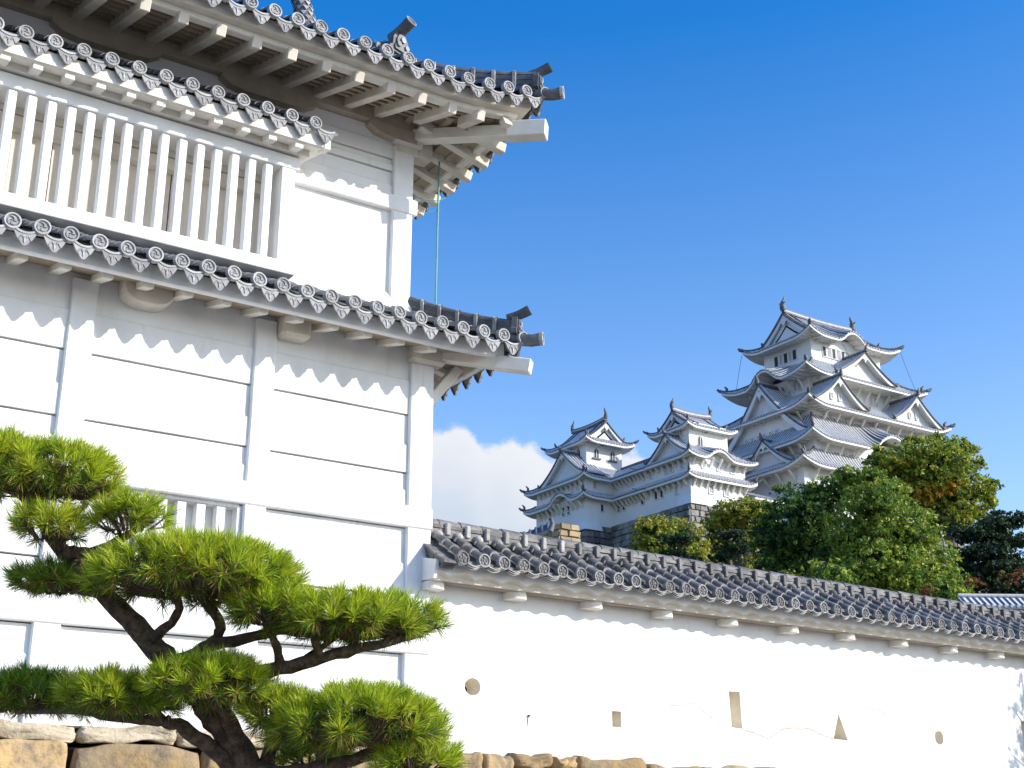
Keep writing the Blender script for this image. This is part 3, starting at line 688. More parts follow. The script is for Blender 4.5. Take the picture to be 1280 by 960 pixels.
    while x < ln:
        e = min(x + .30, ln); j = R.uniform(-.006, .006)
        mb.loft([[(q, yr + r_ * cos(pi * i / 8), zb + .15 + j + r_ * sin(pi * i / 8)) for i in range(9)] for q, r_ in ((x, .094), (x + .04, .094), (e, .084))], 0, False, False, True)
        mb.add([(x, yr, zb + .15 + j)] + [(x, yr + .094 * cos(pi * i / 8), zb + .15 + j + .094 * sin(pi * i / 8)) for i in range(9)], [[0, i, i + 1] for i in range(1, 9)], 0)
        x = e
    for k in range(n + 1):
        xk = .125 + pitch * k
        mb.box(xk - .028 + pitch / 2, xk + .028 + pitch / 2, yr - .185, yr + .02, zb + .03, zb + .175, 1 if k < 7 else 0, .008)
        c = V3((xk, yr - .165, zb + .02)); rings = []
        for i in range(4):
            f = i / 3 * pi / 2; rings.append([c + V3((.062 * cos(f) * cos(2 * pi * j / 10), -.07 * sin(f), .055 * cos(f) * sin(2 * pi * j / 10))) for j in range(10)])
        mb.loft(rings, 1 if k < 6 else 0, True, False, True)
    mb.build('ridge', [WTILE, MORTAR], roof, True)
    # plastered eave under the tiles: wavy upper board, straight lower slab
    mb = MB(); per = .348; ye = yd + .18
    N = int(ln / per) * 12; top = []; wav = []; back = []
    for i in range(N + 1):
        x_ = -.10 + (ln + .1) * i / N; w = abs(sin(pi * (x_ - .06) / per)) ** 1.15; zz = 4.336 + .052 * w
        top.append((x_, ye, 4.475)); wav.append((x_, ye, zz)); back.append((x_, ye + .055, 4.316 + .030 * w))
    mb.loft([top, wav], 0, False, False, False); mb.loft([wav, back], 1, False, False, False)
    mb.loft([back, [(a, ye + .06, 4.298) for a, b, c in back]], 1, False, False, False)
    mb.loft([[(x_, ye + .06, 4.2985), (x_, ye + .06, 4.288), (x_, .02, 4.305), (x_, .02, 4.40)] for x_ in (-.10, ln)], 1)
    mb.loft([[(x_, ye + .12, 4.284), (x_, .01, 4.298)] for x_ in (0, ln)], 2, False, False, False)  # dark strip under the slab: contact shade put into the colour
    # sloping end board
    mb.prism([(.70, 4.90), (-.02, 4.66), (-.10, 4.56), (ye - .03, 4.50), (ye - .03, 4.47), (ye + .02, 4.30), (ye + .05, 4.30), (.02, 4.31), (.30, 4.31)], lambda a, b, c: (c, a, b), -.135, -.095)
    mb.build('eave_board', [PLASTER, AGED, SOFF], root, True)
    for k in range(-0, 15):
        xb = 1.13 * k - .005; mb = MB(); st = []
        for i in range(13): a = pi * i / 12; st.append((xb + .118 * cos(a), -.12 - .11 * sin(a)))
        st = [(xb + .118, .02)] + st + [(xb - .118, .02)]
        mb.prism(st, lambda a, b, c: (a, b, c), 4.208, 4.292); mb.build('bracket', ENDW, root, True)
coping_wall()

# ---------------------------------------------------------------- dry-stone footing
def stone(mb, x0, x1, z0, z1, yf, bulge, m, n=7, k=5):
    ph = [R.uniform(0, 6) for _ in range(6)]; cx, cz = (x0 + x1) / 2, (z0 + z1) / 2; hx, hz = (x1 - x0) / 2, (z1 - z0) / 2
    def fn(i, j):
        u, v = i * 2 - 1, j * 2 - 1; e = max(0, (abs(u) ** 12 + abs(v) ** 12)) ; ed = min(1, e)
        r = 1 - .05 * (abs(u * v) ** 4)
        x = cx + u * hx * r + .018 * sin(ph[0] + v * 3) * (abs(u) > .99); z = cz + v * hz * r + .022 * sin(ph[1] + u * 3.3) + .012 * sin(ph[5] + u * 7)
        y = yf - bulge * (1 - ed * .95) + .020 * sin(ph[2] + u * 3 + v * 2) + .014 * sin(ph[3] + u * 7 - v * 5) + .011 * sin(ph[4] + v * 11 + u * 9) + R.uniform(-.008, .008); 
        return (x, y + (.12 if abs(u) > .995 or abs(v) > .995 else 0), z)
    us = [0, .02, .06, .14, .24, .34, .44, .54, .64, .74, .84, .93, .98, 1]; V = [fn(a, b) for a in us for b in us]; q = len(us)
    mb.add(V, [(i * q + j, (i + 1) * q + j, (i + 1) * q + j + 1, i * q + j + 1) for i in range(q - 1) for j in range(q - 1)], m, True)
def footing():
    mb = MB()
    mb.box(-2.5, 24, 12.80, 13.6, -.1, 2.40, 2)
    x = -2.5; xs = []
    edges = [-2.5, -1.2, .1, 1.4, 2.45, 3.52, 4.78, 6.0, 7.05]
    for a, b in zip(edges[:-1], edges[1:]):
        stone(mb, a + .015, b - .015, 1.72 + R.uniform(-.05, .05), 2.445 + R.uniform(-.02, .01), 12.60, .035, 0)
    x = -2.5
    while x < 7.2:
        e = min(x + R.uniform(.7, 1.5), 7.25); stone(mb, x + .004, e - .004, 2.452, 2.605, 12.64, .012, 1); x = e
    e2 = [7.03, 7.56, 7.95, 8.35, 8.9, 9.25, 10.3, 11.2, 12.1, 13.4, 14.2, 15.5, 16.4, 17.6, 18.7, 20, 21.5, 23, 24]
    for i, (a, b) in enumerate(zip(e2[:-1], e2[1:])):
        yy = 12.62 + (a - 7.3) * .0297; hi = 2.478 + R.uniform(-.02, .02) - (.03 if i > 5 else 0)
        if i in (3, 4): stone(mb, a + .01, b - .01, 2.33, hi, yy - .03, .10, 0); stone(mb, a + .03, b - .05, 2.05, 2.32, yy - .02, .08, 1)
        else: stone(mb, a + .012, b - .012, 1.95 + R.uniform(-.1, .1), hi, yy - .03, .10, 0)
    for r_ in range(4):
        x = -2.5; z1 = 1.70 - r_ * .45
        while x < 24:
            e = min(x + R.uniform(.7, 1.4), 24); stone(mb, x + .015, e - .015, z1 - .43, z1 + R.uniform(-.03, .0), 12.58 - r_ * .04 + max(0, x - 7.3) * .0297, .05, 0); x = e
    o = mb.build('stone_footing', [STONE_A, STONE_B, GAP]); tag(o, 'ochre dry-stone footing of rough blocks under the white wall and tower', 'stone wall')
footing()

# ---------------------------------------------------------------- the castle on the hill
def rib(mb, pts, wid, r, m, n=4):
    """half-round rib along pts; wid = horizontal cross direction"""
    mb.loft([[p + wid * (r * cos(pi * j / n)) + V3((0, 0, r * sin(pi * j / n) * 1.1)) for j in range(n + 1)] for p in pts], m, False, False, True)
def skirt(cx, cy, wx, wy, ze, H, Sx, Sy, lift, ll, bumps=None, sides='SWNE', gab=None, pitch=.66, a=.62):
    """four slopes of a hipped roof ring. Sx, Sy: depth on the +-x and +-y sides"""
    bumps = bumps or {}; out = {}
    sw, se, ne, nw = (cx - wx, cy - wy, ze), (cx + wx, cy - wy, ze), (cx + wx, cy + wy, ze), (cx - wx, cy + wy, ze)
    d = dict(S=(sw, (1, 0, 0), (0, 1, 0), 2 * wx, Sy, Sx), N=(ne, (-1, 0, 0), (0, -1, 0), 2 * wx, Sy, Sx), W=(nw, (0, -1, 0), (1, 0, 0), 2 * wy, Sx, Sy), E=(se, (0, 1, 0), (-1, 0, 0), 2 * wy, Sx, Sy))
    for k in sides:
        C, A, I, ln, S, So = d[k]
        out[k] = Side(C, A, I, ln, S, H, So, a, lift, ll, (1, 1), bumps.get(k, ()))
    return out
def skirt_mesh(mb, sides, pitch=.66, full=('S', 'W')):
    """mats: 0 rows, 1 pan, 2 dark edge, 3 plaster, 4 row ends, 5 soffit"""
    for k, q in sides.items():
        q.pan(mb, -.02, 1, max(12, int(q.ln / .7)), 5)
        if k in full:
            n = int(q.ln / pitch)
            for i in range(n + 1):
                t = (q.ln - n * pitch) / 2 + i * pitch; um = q.umax(t)
                if um < .04: continue
                rib(mb, [q.P(t, q.S * um * f, 0) for f in (0, .25, .5, .75, 1)], q.A, .13, 0, 3)
                c = q.P(t, -.03, .0); mb.add([c + q.A * (.13 * cos(b)) + V3((0, 0, .13 * sin(b))) for b in (0, 1.05, 2.1, 3.14, 4.2, 5.2)], [list(range(6))], 4)
        N = max(16, int(q.ln / .8))
        q.sweep(mb, [(.0, .03), (.0, -.11), (.12, -.11), (.12, .03)], N, 2)
        q.sweep(mb, [(.09, -.11), (.09, -.46), (.30, -.46), (.30, -.10)], N, 3)
        q.sweep(mb, [(.30, -.36), (min(q.S, 4.5), -.02), (min(q.S, 4.5), .12), (.3, -.12)], N, 5)
        if k in full:
            n = int(q.ln / .95)
            for i in range(1, n):
                t = q.ln * i / n; um = q.umax(t) * q.S * .9
                if um < .8: continue
                p0 = q.P(t, .35, -.50); p1 = V3((q.C + q.A * t + q.I * um).to_tuple()); p1.z = p0.z + .25
                mb.beam(p0, p1, .26, .22, 5)
def hips(mb, sides, pairs=(('W', 1, 'S'), ('S', 1, 'E'), ('W', 0, 'N')), r=.24, orn=True, m=2):
    for k, end, _ in pairs:
        if k not in sides: continue
        q = sides[k]; pts = []
        for i in range(8):
            f = i / 7; sd = q.S * f; t = q.So * f; t = q.ln - t if end else t; pts.append(q.P(t, sd, .10))
        mb.tube(pts, r, 6, m)
        if orn:
            d = (pts[0] - pts[1]); d.z = 0; d.normalize(); p = pts[0]
            mb.tube([p - d * .2, p + d * .25 + V3((0, 0, .12)), p + d * .55 + V3((0, 0, .42))], [r * 1.3, r * 1.1, r * .7], 6, m)
            p = pts[1]; mb.tube([p + V3((0, 0, .1)), p + V3((0, 0, .55)), p + d * .35 + V3((0, 0, .95))], [r * 1.2, r * 1.1, r * .5], 6, m)
def gable(root, parent, base, A, I, hw, h, depth, fwd=.9, zdrop=0, board_w=.55, wins=None, rows=True, ornament=True, k=1.0, panel_in=.8, name='gable', pitch=.66, shut=True):
    """triangular gable: base centre point, A across, I inwards (towards the building)"""
    base, A, I = V3(base), V3(A), V3(I); U = V3((0, 0, 1)); mb = MB()
    zc = lambda v: h * (.62 * (1 - abs(v)) + .38 * (1 - abs(v)) ** 2)
    vs = [-1 + 2 * i / 20 for i in range(21)]
    pt = lambda v, d, dz=0: base + A * (hw * v) + I * d + U * (zc(v) + dz)
    mb.loft([[pt(v, -fwd, 0) for v in vs], [pt(v, depth, 0) for v in vs]], 1, False, False, True)
    mb.loft([[pt(v, -fwd, -.22) for v in vs], [pt(v, depth * .5, -.22) for v in vs]], 5, False, False, True)
    if rows:
        d = -fwd + .35
        while d < depth:
            for sg in (-1, 1): rib(mb, [pt(sg * f, d, .02) for f in (.03, .25, .5, .75, 1.0)], I, .13 * k, 0, 3)
            d += pitch
    # verge tiles, white barge board, sunk plaster panel
    for sg in (-1, 1):
        vv = [sg * f for f in (0, .12, .25, .4, .55, .7, .85, 1.03)]
        mb.tube([pt(v if abs(v) <= 1 else sg, -fwd, .04) + A * (hw * (abs(v) - 1) * sg if abs(v) > 1 else 0) for v in vv], .13 * k, 6, 2)
        mb.tube([pt(v if abs(v) <= 1 else sg, -fwd + .42, .10) for v in vv], .15 * k, 6, 4)
    bw = board_w
    low = lambda v: max(zc(v) - bw * (1.0 + .55 * abs(v)), -.05)
    mb.loft([[base + A * (hw * v) - I * (fwd - .12) + U * (zc(v) - .10) for v in vs], [base + A * (hw * v) - I * (fwd - .12) + U * low(v) for v in vs], [base + A * (hw * v) - I * (fwd - .40) + U * low(v) for v in vs]], 3, False, False, False)
    vi = [v for v in vs]
    mb.loft([[base + A * (hw * v) + I * (panel_in - .35) + U * max(zc(v) - .15, 0) for v in vi], [base + A * (hw * v) + I * (panel_in - .35) + U * -.3 for v in vi]], 3, False, False, False)
    mb.loft([[base + A * (hw * .80 * v) + I * (panel_in - .40) + U * (zc(v) * .80 - bw * .9) for v in vi if zc(v) * .8 > bw], [base + A * (hw * .80 * v) + I * (panel_in - .40) + U * (zc(v) * .80 - bw * 1.25) for v in vi if zc(v) * .8 > bw]], 5, False, False, False)
    mb.tube([pt(0, -fwd - .1, .16), pt(0, depth, .16)], .26 * k, 6, 2); mb.tube([pt(0, -fwd, .40), pt(0, depth, .40)], .15 * k, 6, 4)
    p = pt(0, -fwd - .1, .1); mb.tube([p, p + U * .55 * k - I * .1, p + U * 1.15 * k - I * .25], [.36 * k, .3 * k, .10 * k], 6, 2)
    if ornament:          # white pendant under the peak
        z = h - bw * 1.3; w = .42 * k
        mb.prism([(-w, z), (w, z), (w * 1.25, z - .45 * k), (w * .55, z - .55 * k), (0, z - 1.15 * k), (-w * .55, z - .55 * k), (-w * 1.25, z - .45 * k)], lambda a, b, c: base + A * a - I * c + U * b, fwd - .25, fwd - .10, 3)
    for sg in (-1, 1):    # end tiles of the gable's lower ends
        p = pt(sg, -fwd + .1, .05); mb.tube([p - A * sg * .1, p + A * sg * .3 + U * .2, p + A * sg * .42 + U * .6], [.26 * k, .24 * k, .1 * k], 6, 2)
    g = mb.build(name, [KTILE, KPAN, KDARK, KWALL, KDOT, KAGED], parent)
    return g
def top_roof(root, cx, cy, wx, wy, ze, ridge_z, lift, ll, axis, gi, bumps=None, k=1.0, pitch=.66, shachi=True):
    """hip-and-gable roof. axis 'x' or 'y' = ridge direction; gi = inset of the gable from the eave"""
    if axis == 'x': A, I, L, W = V3((1, 0, 0)), V3((0, 1, 0)), wx, wy
    else: A, I, L, W = V3((0, -1, 0)), V3((1, 0, 0)), wy, wx
    H = ridge_z - ze; bumps = bumps or {}
    c = V3((cx, cy, ze)); mb = MB()
    longs = []
    for sg, key in ((1, 'S' if axis == 'x' else 'W'), (-1, 'N' if axis == 'x' else 'E')):
        q = Side(c - A * (L * sg) - I * (W * sg), A * sg, I * sg, 2 * L, W, H, gi * W / gi if False else W, .62, lift, ll, (1, 1), bumps.get(key, ()), gi); longs.append((key, q))
    sides = {}
    for key, q in longs: sides[key] = q
    uh = gi / W; hh = H * (.62 * uh + .38 * uh * uh)
    for sg, key in ((1, 'W' if axis == 'x' else 'N'), (-1, 'E' if axis == 'x' else 'S')):
        # end skirts: eave runs along I
        st = c - A * (L * sg) + I * (W * sg); aa = .62 * H * uh / hh
        sides[key] = Side(st, I * -sg, A * sg, 2 * W, gi, hh, gi, aa, lift, ll, (1, 1), bumps.get(key, ()))
    skirt_mesh(mb, sides, pitch, ('S', 'W'))
    for key, q in sides.items():
        if key in dict(longs): 
            for end in (0, 1):
                pts = [q.P(q.ln - f * gi if end else f * gi, f * gi, .10) for f in [i / 6 for i in range(7)]]; mb.tube(pts, .24 * k, 6, 2)
                d = pts[0] - pts[1]; d.z = 0; d.normalize(); p = pts[0]
                mb.tube([p - d * .2, p + d * .25 + V3((0, 0, .12)), p + d * .5 + V3((0, 0, .4))], [.3 * k, .26 * k, .16 * k], 6, 2)
                p = pts[-1]; mb.tube([p - d * .1, p + d * .2 + V3((0, 0, .3)), p + d * .35 + V3((0, 0, .8))], [.34 * k, .3 * k, .12 * k], 6, 2)
                # descending ridge along the verge
                tt = q.ln - gi if end else gi
                mb.tube([q.P(tt, gi + (q.S - gi) * f, .12) for f in [i / 6 for i in range(7)]], .20 * k, 6, 2)
                mb.tube([q.P(tt + (.45 if not end else -.45), gi + (q.S - gi) * f, .12) for f in [i / 6 for i in range(7)]], .17 * k, 6, 4)
                mb.tube([q.P(tt + (1.5 if not end else -1.5), gi * .7 + (q.S - gi * .7) * f, .18) for f in [i / 6 for i in range(7)]], .22 * k, 6, 2)
    roof = mb.build('roof', [KTILE, KPAN, KDARK, KWALL, KDOT, KAGED], root)
    # ridge
    mb = MB(); r0, r1 = c - A * (L - gi + .3) + V3((0, 0, H)), c + A * (L - gi + .3) + V3((0, 0, H)); mid = (r0 + r1) / 2
    pts = [r0.lerp(r1, i / 8) + V3((0, 0, .28 * (2 * i / 8 - 1) ** 2)) for i in range(9)]
    for dz, w, m in ((.0, .30, 2), (.28, .26, 4), (.5, .2, 2)): mb.loft([[p + I * -w + V3((0, 0, dz)), p + I * w + V3((0, 0, dz)), p + I * w + V3((0, 0, dz + .24)), p + I * -w + V3((0, 0, dz + .24))] for p in pts], m, True, True, False)
    mb.build('ridge', [KTILE, KPAN, KDARK, KWALL, KDOT], roof)
    # gable ends: white panel under curved verges
    for sg in (1, -1):
        mb = MB(); e = c - A * ((L - gi) * sg)
        def zz(v): u = uh + (1 - uh) * (1 - abs(v)); return H * (.62 * u + .38 * u * u)
        hw = W - gi; vs = [-1 + 2 * i / 16 for i in range(17)]; o = -A * sg
        P = lambda v, out, dz: e + I * (hw * v) + o * out + V3((0, 0, zz(v) + dz))
        mb.loft([[P(v, .45, 0) for v in vs], [P(v, -.4, 0) for v in vs]], 1, False, False, True)
        mb.tube([P(v, .45, .06) for v in vs], .15 * k, 6, 2)
        bw = .62 * k; low = lambda v: max(zz(v) - bw * (1 + .4 * abs(v)), hh - .05)
        mb.loft([[e + I * (hw * v) + o * .34 + V3((0, 0, zz(v) - .06)) for v in vs], [e + I * (hw * v) + o * .34 + V3((0, 0, low(v))) for v in vs], [e + I * (hw * v) + o * .05 + V3((0, 0, low(v))) for v in vs]], 3, False, False, False)
        mb.loft([[e + I * (hw * v) - o * .25 + V3((0, 0, zz(v) - .1)) for v in vs], [e + I * (hw * v) - o * .25 + V3((0, 0, hh - .3)) for v in vs]], 3, False, False, False)
        z = H - bw * 1.2; w = .42 * k
        mb.prism([(-w, z), (w, z), (w * 1.3, z - .5 * k), (0, z - 1.2 * k), (-w * 1.3, z - .5 * k)], lambda a, b, q: e + I * a + o * q + V3((0, 0, b)), .30, .42, 3)
        for f in (.42, .2): mb.loft([[e + I * (hw * .66 * v) - o * .22 + V3((0, 0, hh + (zz(v) - hh) * .62 - .2 - (f == .2) * .0)) for v in vs], [e + I * (hw * .66 * v) - o * .22 + V3((0, 0, max(hh, hh + (zz(v) - hh) * .62 - .55))) for v in vs]], 5, False, False, False)
        mb.build('gable', [KTILE, KPAN, KDARK, KWALL, KDOT, KAGED], roof)
    if shachi:
        for p, sg in ((pts[0], -1), (pts[-1], 1)):
            mb = MB(); d = A * sg; b = p + V3((0, 0, .7)) - d * .15
            path = [b + V3((0, 0, -.35)), b + d * .12 + V3((0, 0, .15)) * k, b + d * .16 * k + V3((0, 0, .6 * k)), b + d * .02 * k + V3((0, 0, 1.1 * k)), b - d * .22 * k + V3((0, 0, 1.5 * k)), b - d * .25 * k + V3((0, 0, 1.95 * k))]
            mb.tube(path, [.42 * k, .46 * k, .36 * k, .26 * k, .17 * k, .06 * k], 8)
            q = path[4]; mb.add([q, q - d * .55 * k + V3((0, 0, .45 * k)), q - d * .1 * k + V3((0, 0, .25 * k)), q + d * .1 * k + V3((0, 0, .7 * k)), q + d * .15 * k], [(0, 1, 2), (0, 2, 3, 4)])
            q = path[2]; mb.add([q + I * .3 * k, q + I * .75 * k + V3((0, 0, .35 * k)), q + V3((0, 0, .3 * k)), q - I * .75 * k + V3((0, 0, .35 * k)), q - I * .3 * k], [(0, 1, 2), (2, 3, 4)])
            mb.build('fish_ornament', KDARK, roof)
    return roof
def wall_ring(root, cx, cy, wx, wy, z0, z1, flare=0):
    mb = MB(); mb.box(cx - wx, cx + wx, cy - wy, cy + wy, z0, z1)
    if flare:      # stone-drop bay flaring out at the near corner
        x, y = cx - wx, cy - wy
        mb.add([(x - flare, y - flare, z0 + .2), (x + 2.6, y - flare, z0 + .2), (x + 2.6, y - .02, z0 + 1.8), (x - .02, y - .02, z0 + 1.8), (x - .02, y + 2.6, z0 + 1.8), (x - flare, y + 2.6, z0 + .2), (x + 2.6, y + .05, z0 + .2), (x + .05, y + 2.6, z0 + .2), (x + .05, y + .05, z0 + .2)],
               [(0, 1, 2, 3), (0, 3, 4, 5), (1, 6, 2), (5, 4, 7), (0, 1, 6, 8), (0, 5, 7, 8)])
    mb.build('wall', KWALL, root)
def window(root, face, plane, u, z, w=.62, h=1.35, style='slot', out=.05):
    """face 'S': plane is y, u is x. face 'W': plane is x, u is y"""
    fn = (lambda a, b, c: (u + a, plane - b, z + c)) if face == 'S' else (lambda a, b, c: (plane - b, u - a, z + c))
    mb = MB()
    if style == 'arch':
        st = [(-w / 2, -h / 2), (w / 2, -h / 2), (w / 2, h * .1), (w * .38, h * .36), (0, h / 2 + .12), (-w * .38, h * .36), (-w / 2, h * .1)]
        mb.prism([(a * 1.3, c * 1.12 + .05) for a, c in st], lambda a, c, b: fn(a, b, c), .0, .07, 2); mb.prism(st, lambda a, c, b: fn(a, b, c), .0, .10, 0)
        mb.fbox(fn, -.05, .05, .0, .13, -h / 2, h / 2, 2); mb.fbox(fn, -w * .95, w * .95, 0, .28, -h / 2 - .22, -h / 2, 3)
        return mb.build('window', [KWIN, KLAT, KWALL, KDARK], root)
    mb.fbox(fn, -w / 2, w / 2, 0, out, -h / 2, h / 2, 0 if style == 'slot' else 1)
    if style != 'slot':
        n = 3
        for i in range(n): x = -w / 2 + w * (i + .5) / n; mb.fbox(fn, x - w * .05, x + w * .05, 0, out + .05, -h / 2, h / 2, 2)
    for a in (-1, 1): mb.fbox(fn, a * (w / 2 + .05) - .05, a * (w / 2 + .05) + .05, 0, out + .09, -h / 2 - .08, h / 2 + .08, 2)
    mb.fbox(fn, -w / 2 - .1, w / 2 + .1, 0, out + .13, h / 2, h / 2 + .12, 2); mb.fbox(fn, -w / 2 - .1, w / 2 + .1, 0, out + .13, -h / 2 - .12, -h / 2, 2)
    return mb.build('window', [KWIN, KLAT, KWALL], root)
RM = [KTILE, KPAN, KDARK, KWALL, KDOT, KAGED]
def struts(root, face, plane, u0, u1, z, n, out=1.5, drop=1.7):
    for i in range(n):
        mb = MB(); u = u0 + (u1 - u0) * i / (n - 1)
        a, b = ((u, plane, z - drop), (u, plane - out, z)) if face == 'S' else ((plane, u, z - drop), (plane - out, u, z))
        mb.beam(a, b, .26, .30, 0); mb.build('eave_strut', ENDW, root)
def main_keep():
    cx, cy = 159.61, 145.42
    root = thing('castle_keep', 'tallest white castle tower with five stacked grey roofs on the hill at right', 'castle tower', (cx, cy, 48))
    wall_ring(root, cx, cy, 18.0, 11.1, 44, 55.0); wall_ring(root, cx, cy, 15.5, 11.15, 55.0, 60.5)
    wall_ring(root, cx, cy, 13.3, 9.1, 60, 66.2); wall_ring(root, cx, cy, 10.4, 6.4, 65.5, 72.3); wall_ring(root, cx, cy, 8.2, 5.4, 71.5, 80.0)
    tiers = [(20.3, 13.4, 54.5, 3.2, 20.3 - 15.5, 13.4 - 11.15, 1.2, {}),
             (18.2, 13.75, 58.9, 5.2, 18.2 - 13.3, 13.75 - 9.1, 1.3, {'S': [(18.2, 6.2, 2.7)]}),
             (16.7, 12.05, 65.0, 4.2, 16.7 - 10.4, 12.05 - 6.4, 1.3, {}),
             (14.42, 9.87, 71.5, 3.9, 14.42 - 8.2, 9.87 - 5.4, 1.2, {'W': [(9.87, 4.6, 2.3)]})]
    for wx, wy, ze, H, Sx, Sy, lift, bm in tiers:
        sd = skirt(cx, cy, wx, wy, ze, H, Sx, Sy, lift, 5.0, bm); mb = MB(); skirt_mesh(mb, sd); hips(mb, sd); roof = mb.build('roof', RM, root)
        if ze > 70:
            gable(root, roof, (158.96, cy - wy + .7, ze + .5), (1, 0, 0), (0, 1, 0), 7.0, 4.6, 4.5)
        elif ze > 64:
            for x in (150.2, 168.2): gable(root, roof, (x, cy - wy + .8, ze + .5), (1, 0, 0), (0, 1, 0), 5.9, 4.7, 5.5)
        elif ze > 58:
            g = gable(root, roof, (cx - wx + 3.2, 144.9, 60.6), (0, -1, 0), (1, 0, 0), 10.4, 10.2, 8.5, .9, k=1.25, board_w=.95)
        else:
            gable(root, roof, (cx - wx + 2.6, 142.2, 55.6), (0, -1, 0), (1, 0, 0), 6.2, 4.7, 6, .8)
    top_roof(root, cx, cy, 10.85, 8.0, 79.0, 85.0, 1.25, 4.2, 'x', 2.7, {'S': [(10.4, 4.2, 1.9)]}, 1.15)
    # windows
    for u in (143.69, 145.72, 147.91): window(root, 'W', cx - 8.2, u, 77.15, .85, 1.75)
    for u in (144.7, 146.8): window(root, 'W', cx - 8.2, u, 77.15, .8, 1.6, 'lattice')
    for u in (154.35, 156.55, 158.73): window(root, 'S', cy - 5.4, u, 77.2, .7, 1.7)
    for u in (155.45, 157.65, 159.85, 161.0): window(root, 'S', cy - 5.4, u, 77.2, .95, 1.65, 'lattice')
    for u, z in ((144.6, 69.7), (143.3, 69.6), (142.0, 70.7), (141.0, 70.4)): window(root, 'W', cx - 10.4, u, z, .55, 1.3, 'lattice')
    for u in (163.4, 164.7): window(root, 'S', cy - 6.4, u, 70.0, .7, 1.3, 'lattice')
    for u in (149.0, 150.33, 153.8, 155.3, 160.0, 161.3): window(root, 'S', cy - 9.1, u, 63.9, .6, 1.5, 'lattice')
    window(root, 'W', cx - 13.3, 138.6, 64.6, .6, 1.2, 'lattice')
    for u in (146.3, 147.5, 151.0, 152.3, 157.5, 158.8): window(root, 'S', cy - 11.15, u, 57.2, .6, 1.6, 'lattice')
    for u in (149.6, 148.3, 146.9, 145.5, 144.1, 142.7): window(root, 'W', 145.06, u, 62.15, .62, 1.3, 'lattice')
    for x in (149.2, 151.0, 167.3, 169.0): window(root, 'S', 134.55, x, 67.0, .45, .9, 'lattice')
    for face, pl, a, b, z in (('S', cy - 11.15, 146, 172, 58.6), ('S', cy - 9.1, 148.5, 171, 64.7), ('S', cy - 6.4, 150.5, 169, 71.3), ('W', cx - 10.4, 140, 151, 71.3), ('W', cx - 13.3, 138, 150, 64.7), ('S', cy - 11.1, 143.5, 165, 54.1), ('W', cx - 15.5, 136, 146, 58.6), ('W', cx - 18, 136, 150, 54.1)):
        struts(root, face, pl, a, b, z, 9 if face == 'S' else 6)
    mb = MB(); mb.tube([(155.3, 137.8, 80.2), (156.0, 136.2, 75.5), (156.5, 135.4, 73.6)], .03, 4)
    for a, b in (((cx - 10.8, cy + 8, 79.5), (cx - 11.6, cy + 9.3, 72.2)), ((cx + 10.7, cy - 7.9, 79.6), (cx + 12.6, cy - 8.8, 72.6))): mb.tube([a, ((a[0] + b[0]) / 2 - .1, (a[1] + b[1]) / 2, (a[2] + b[2]) / 2 - .15), b], .035, 4)
    mb.build('conductor_cable', WIRE, root)
    # stone base with battered faces
def battered(name, label, cat, x0, x1, y0, y1, z0, z1, bat, mt, nz=None, seed=1):
    rr = random.Random(seed); mb = MB(); hgt = z1 - z0; rows = nz or max(3, int(hgt / .95))
    off = lambda z: bat * ((z1 - z) / hgt) ** 1.25
    for face in ('S', 'W', 'E'):
        for i in range(rows):
            za, zb = z0 + hgt * i / rows, z0 + hgt * (i + 1) / rows; o = off((za + zb) / 2)
            L0, L1 = (x0 - o, x1 + o) if face == 'S' else (y0 - o, y1)
            u = L0
            while u < L1 - .01:
                e = min(u + rr.uniform(.7, 1.7), L1)
                if L1 - e < .4: e = L1
                oa, ob = off(za), off(zb); bu = rr.uniform(.04, .28); j = [rr.uniform(-.12, .12) for _ in range(4)]; cut = rr.uniform(-.07, .07)
                def P(uu, zz, d):
                    oo = off(zz) + d
                    return (uu, y0 - oo, zz) if face == 'S' else ((x0 - oo, uu, zz) if face == 'W' else (x1 + oo, uu, zz))
                g = .05; V = [P(u + .01, za + .01, -.12), P(e - .01, za + .01, -.12), P(e - .01, zb - .01, -.12), P(u + .01, zb - .01, -.12),
                              P(u + .10 + j[0], za + .09, bu), P(e - .10 + j[1], za + .09 + cut, bu), P(e - .10 + j[2], zb - .09 + cut, bu), P(u + .10 + j[3], zb - .09, bu)]
                mb.add(V, [(4, 5, 6, 7), (0, 1, 5, 4), (1, 2, 6, 5), (2, 3, 7, 6), (3, 0, 4, 7)], 0); u = e
    o0 = off(z0) - 1.6; i0 = 1.0 if hgt > 10 else .1; o0 = max(o0, -.1); mb.add([(x0 - o0, y0 - o0, z0), (x1 + o0, y0 - o0, z0), (x1 + o0, y1, z0), (x0 - o0, y1, z0), (x0 + i0, y0 + i0, z1 - .05), (x1 - i0, y0 + i0, z1 - .05), (x1 - i0, y1, z1 - .05), (x0 + i0, y1, z1 - .05)], [(0, 1, 5, 4), (1, 2, 6, 5), (3, 0, 4, 7), (4, 5, 6, 7)], 0)
    return tag(mb.build(name, mt), label, cat)
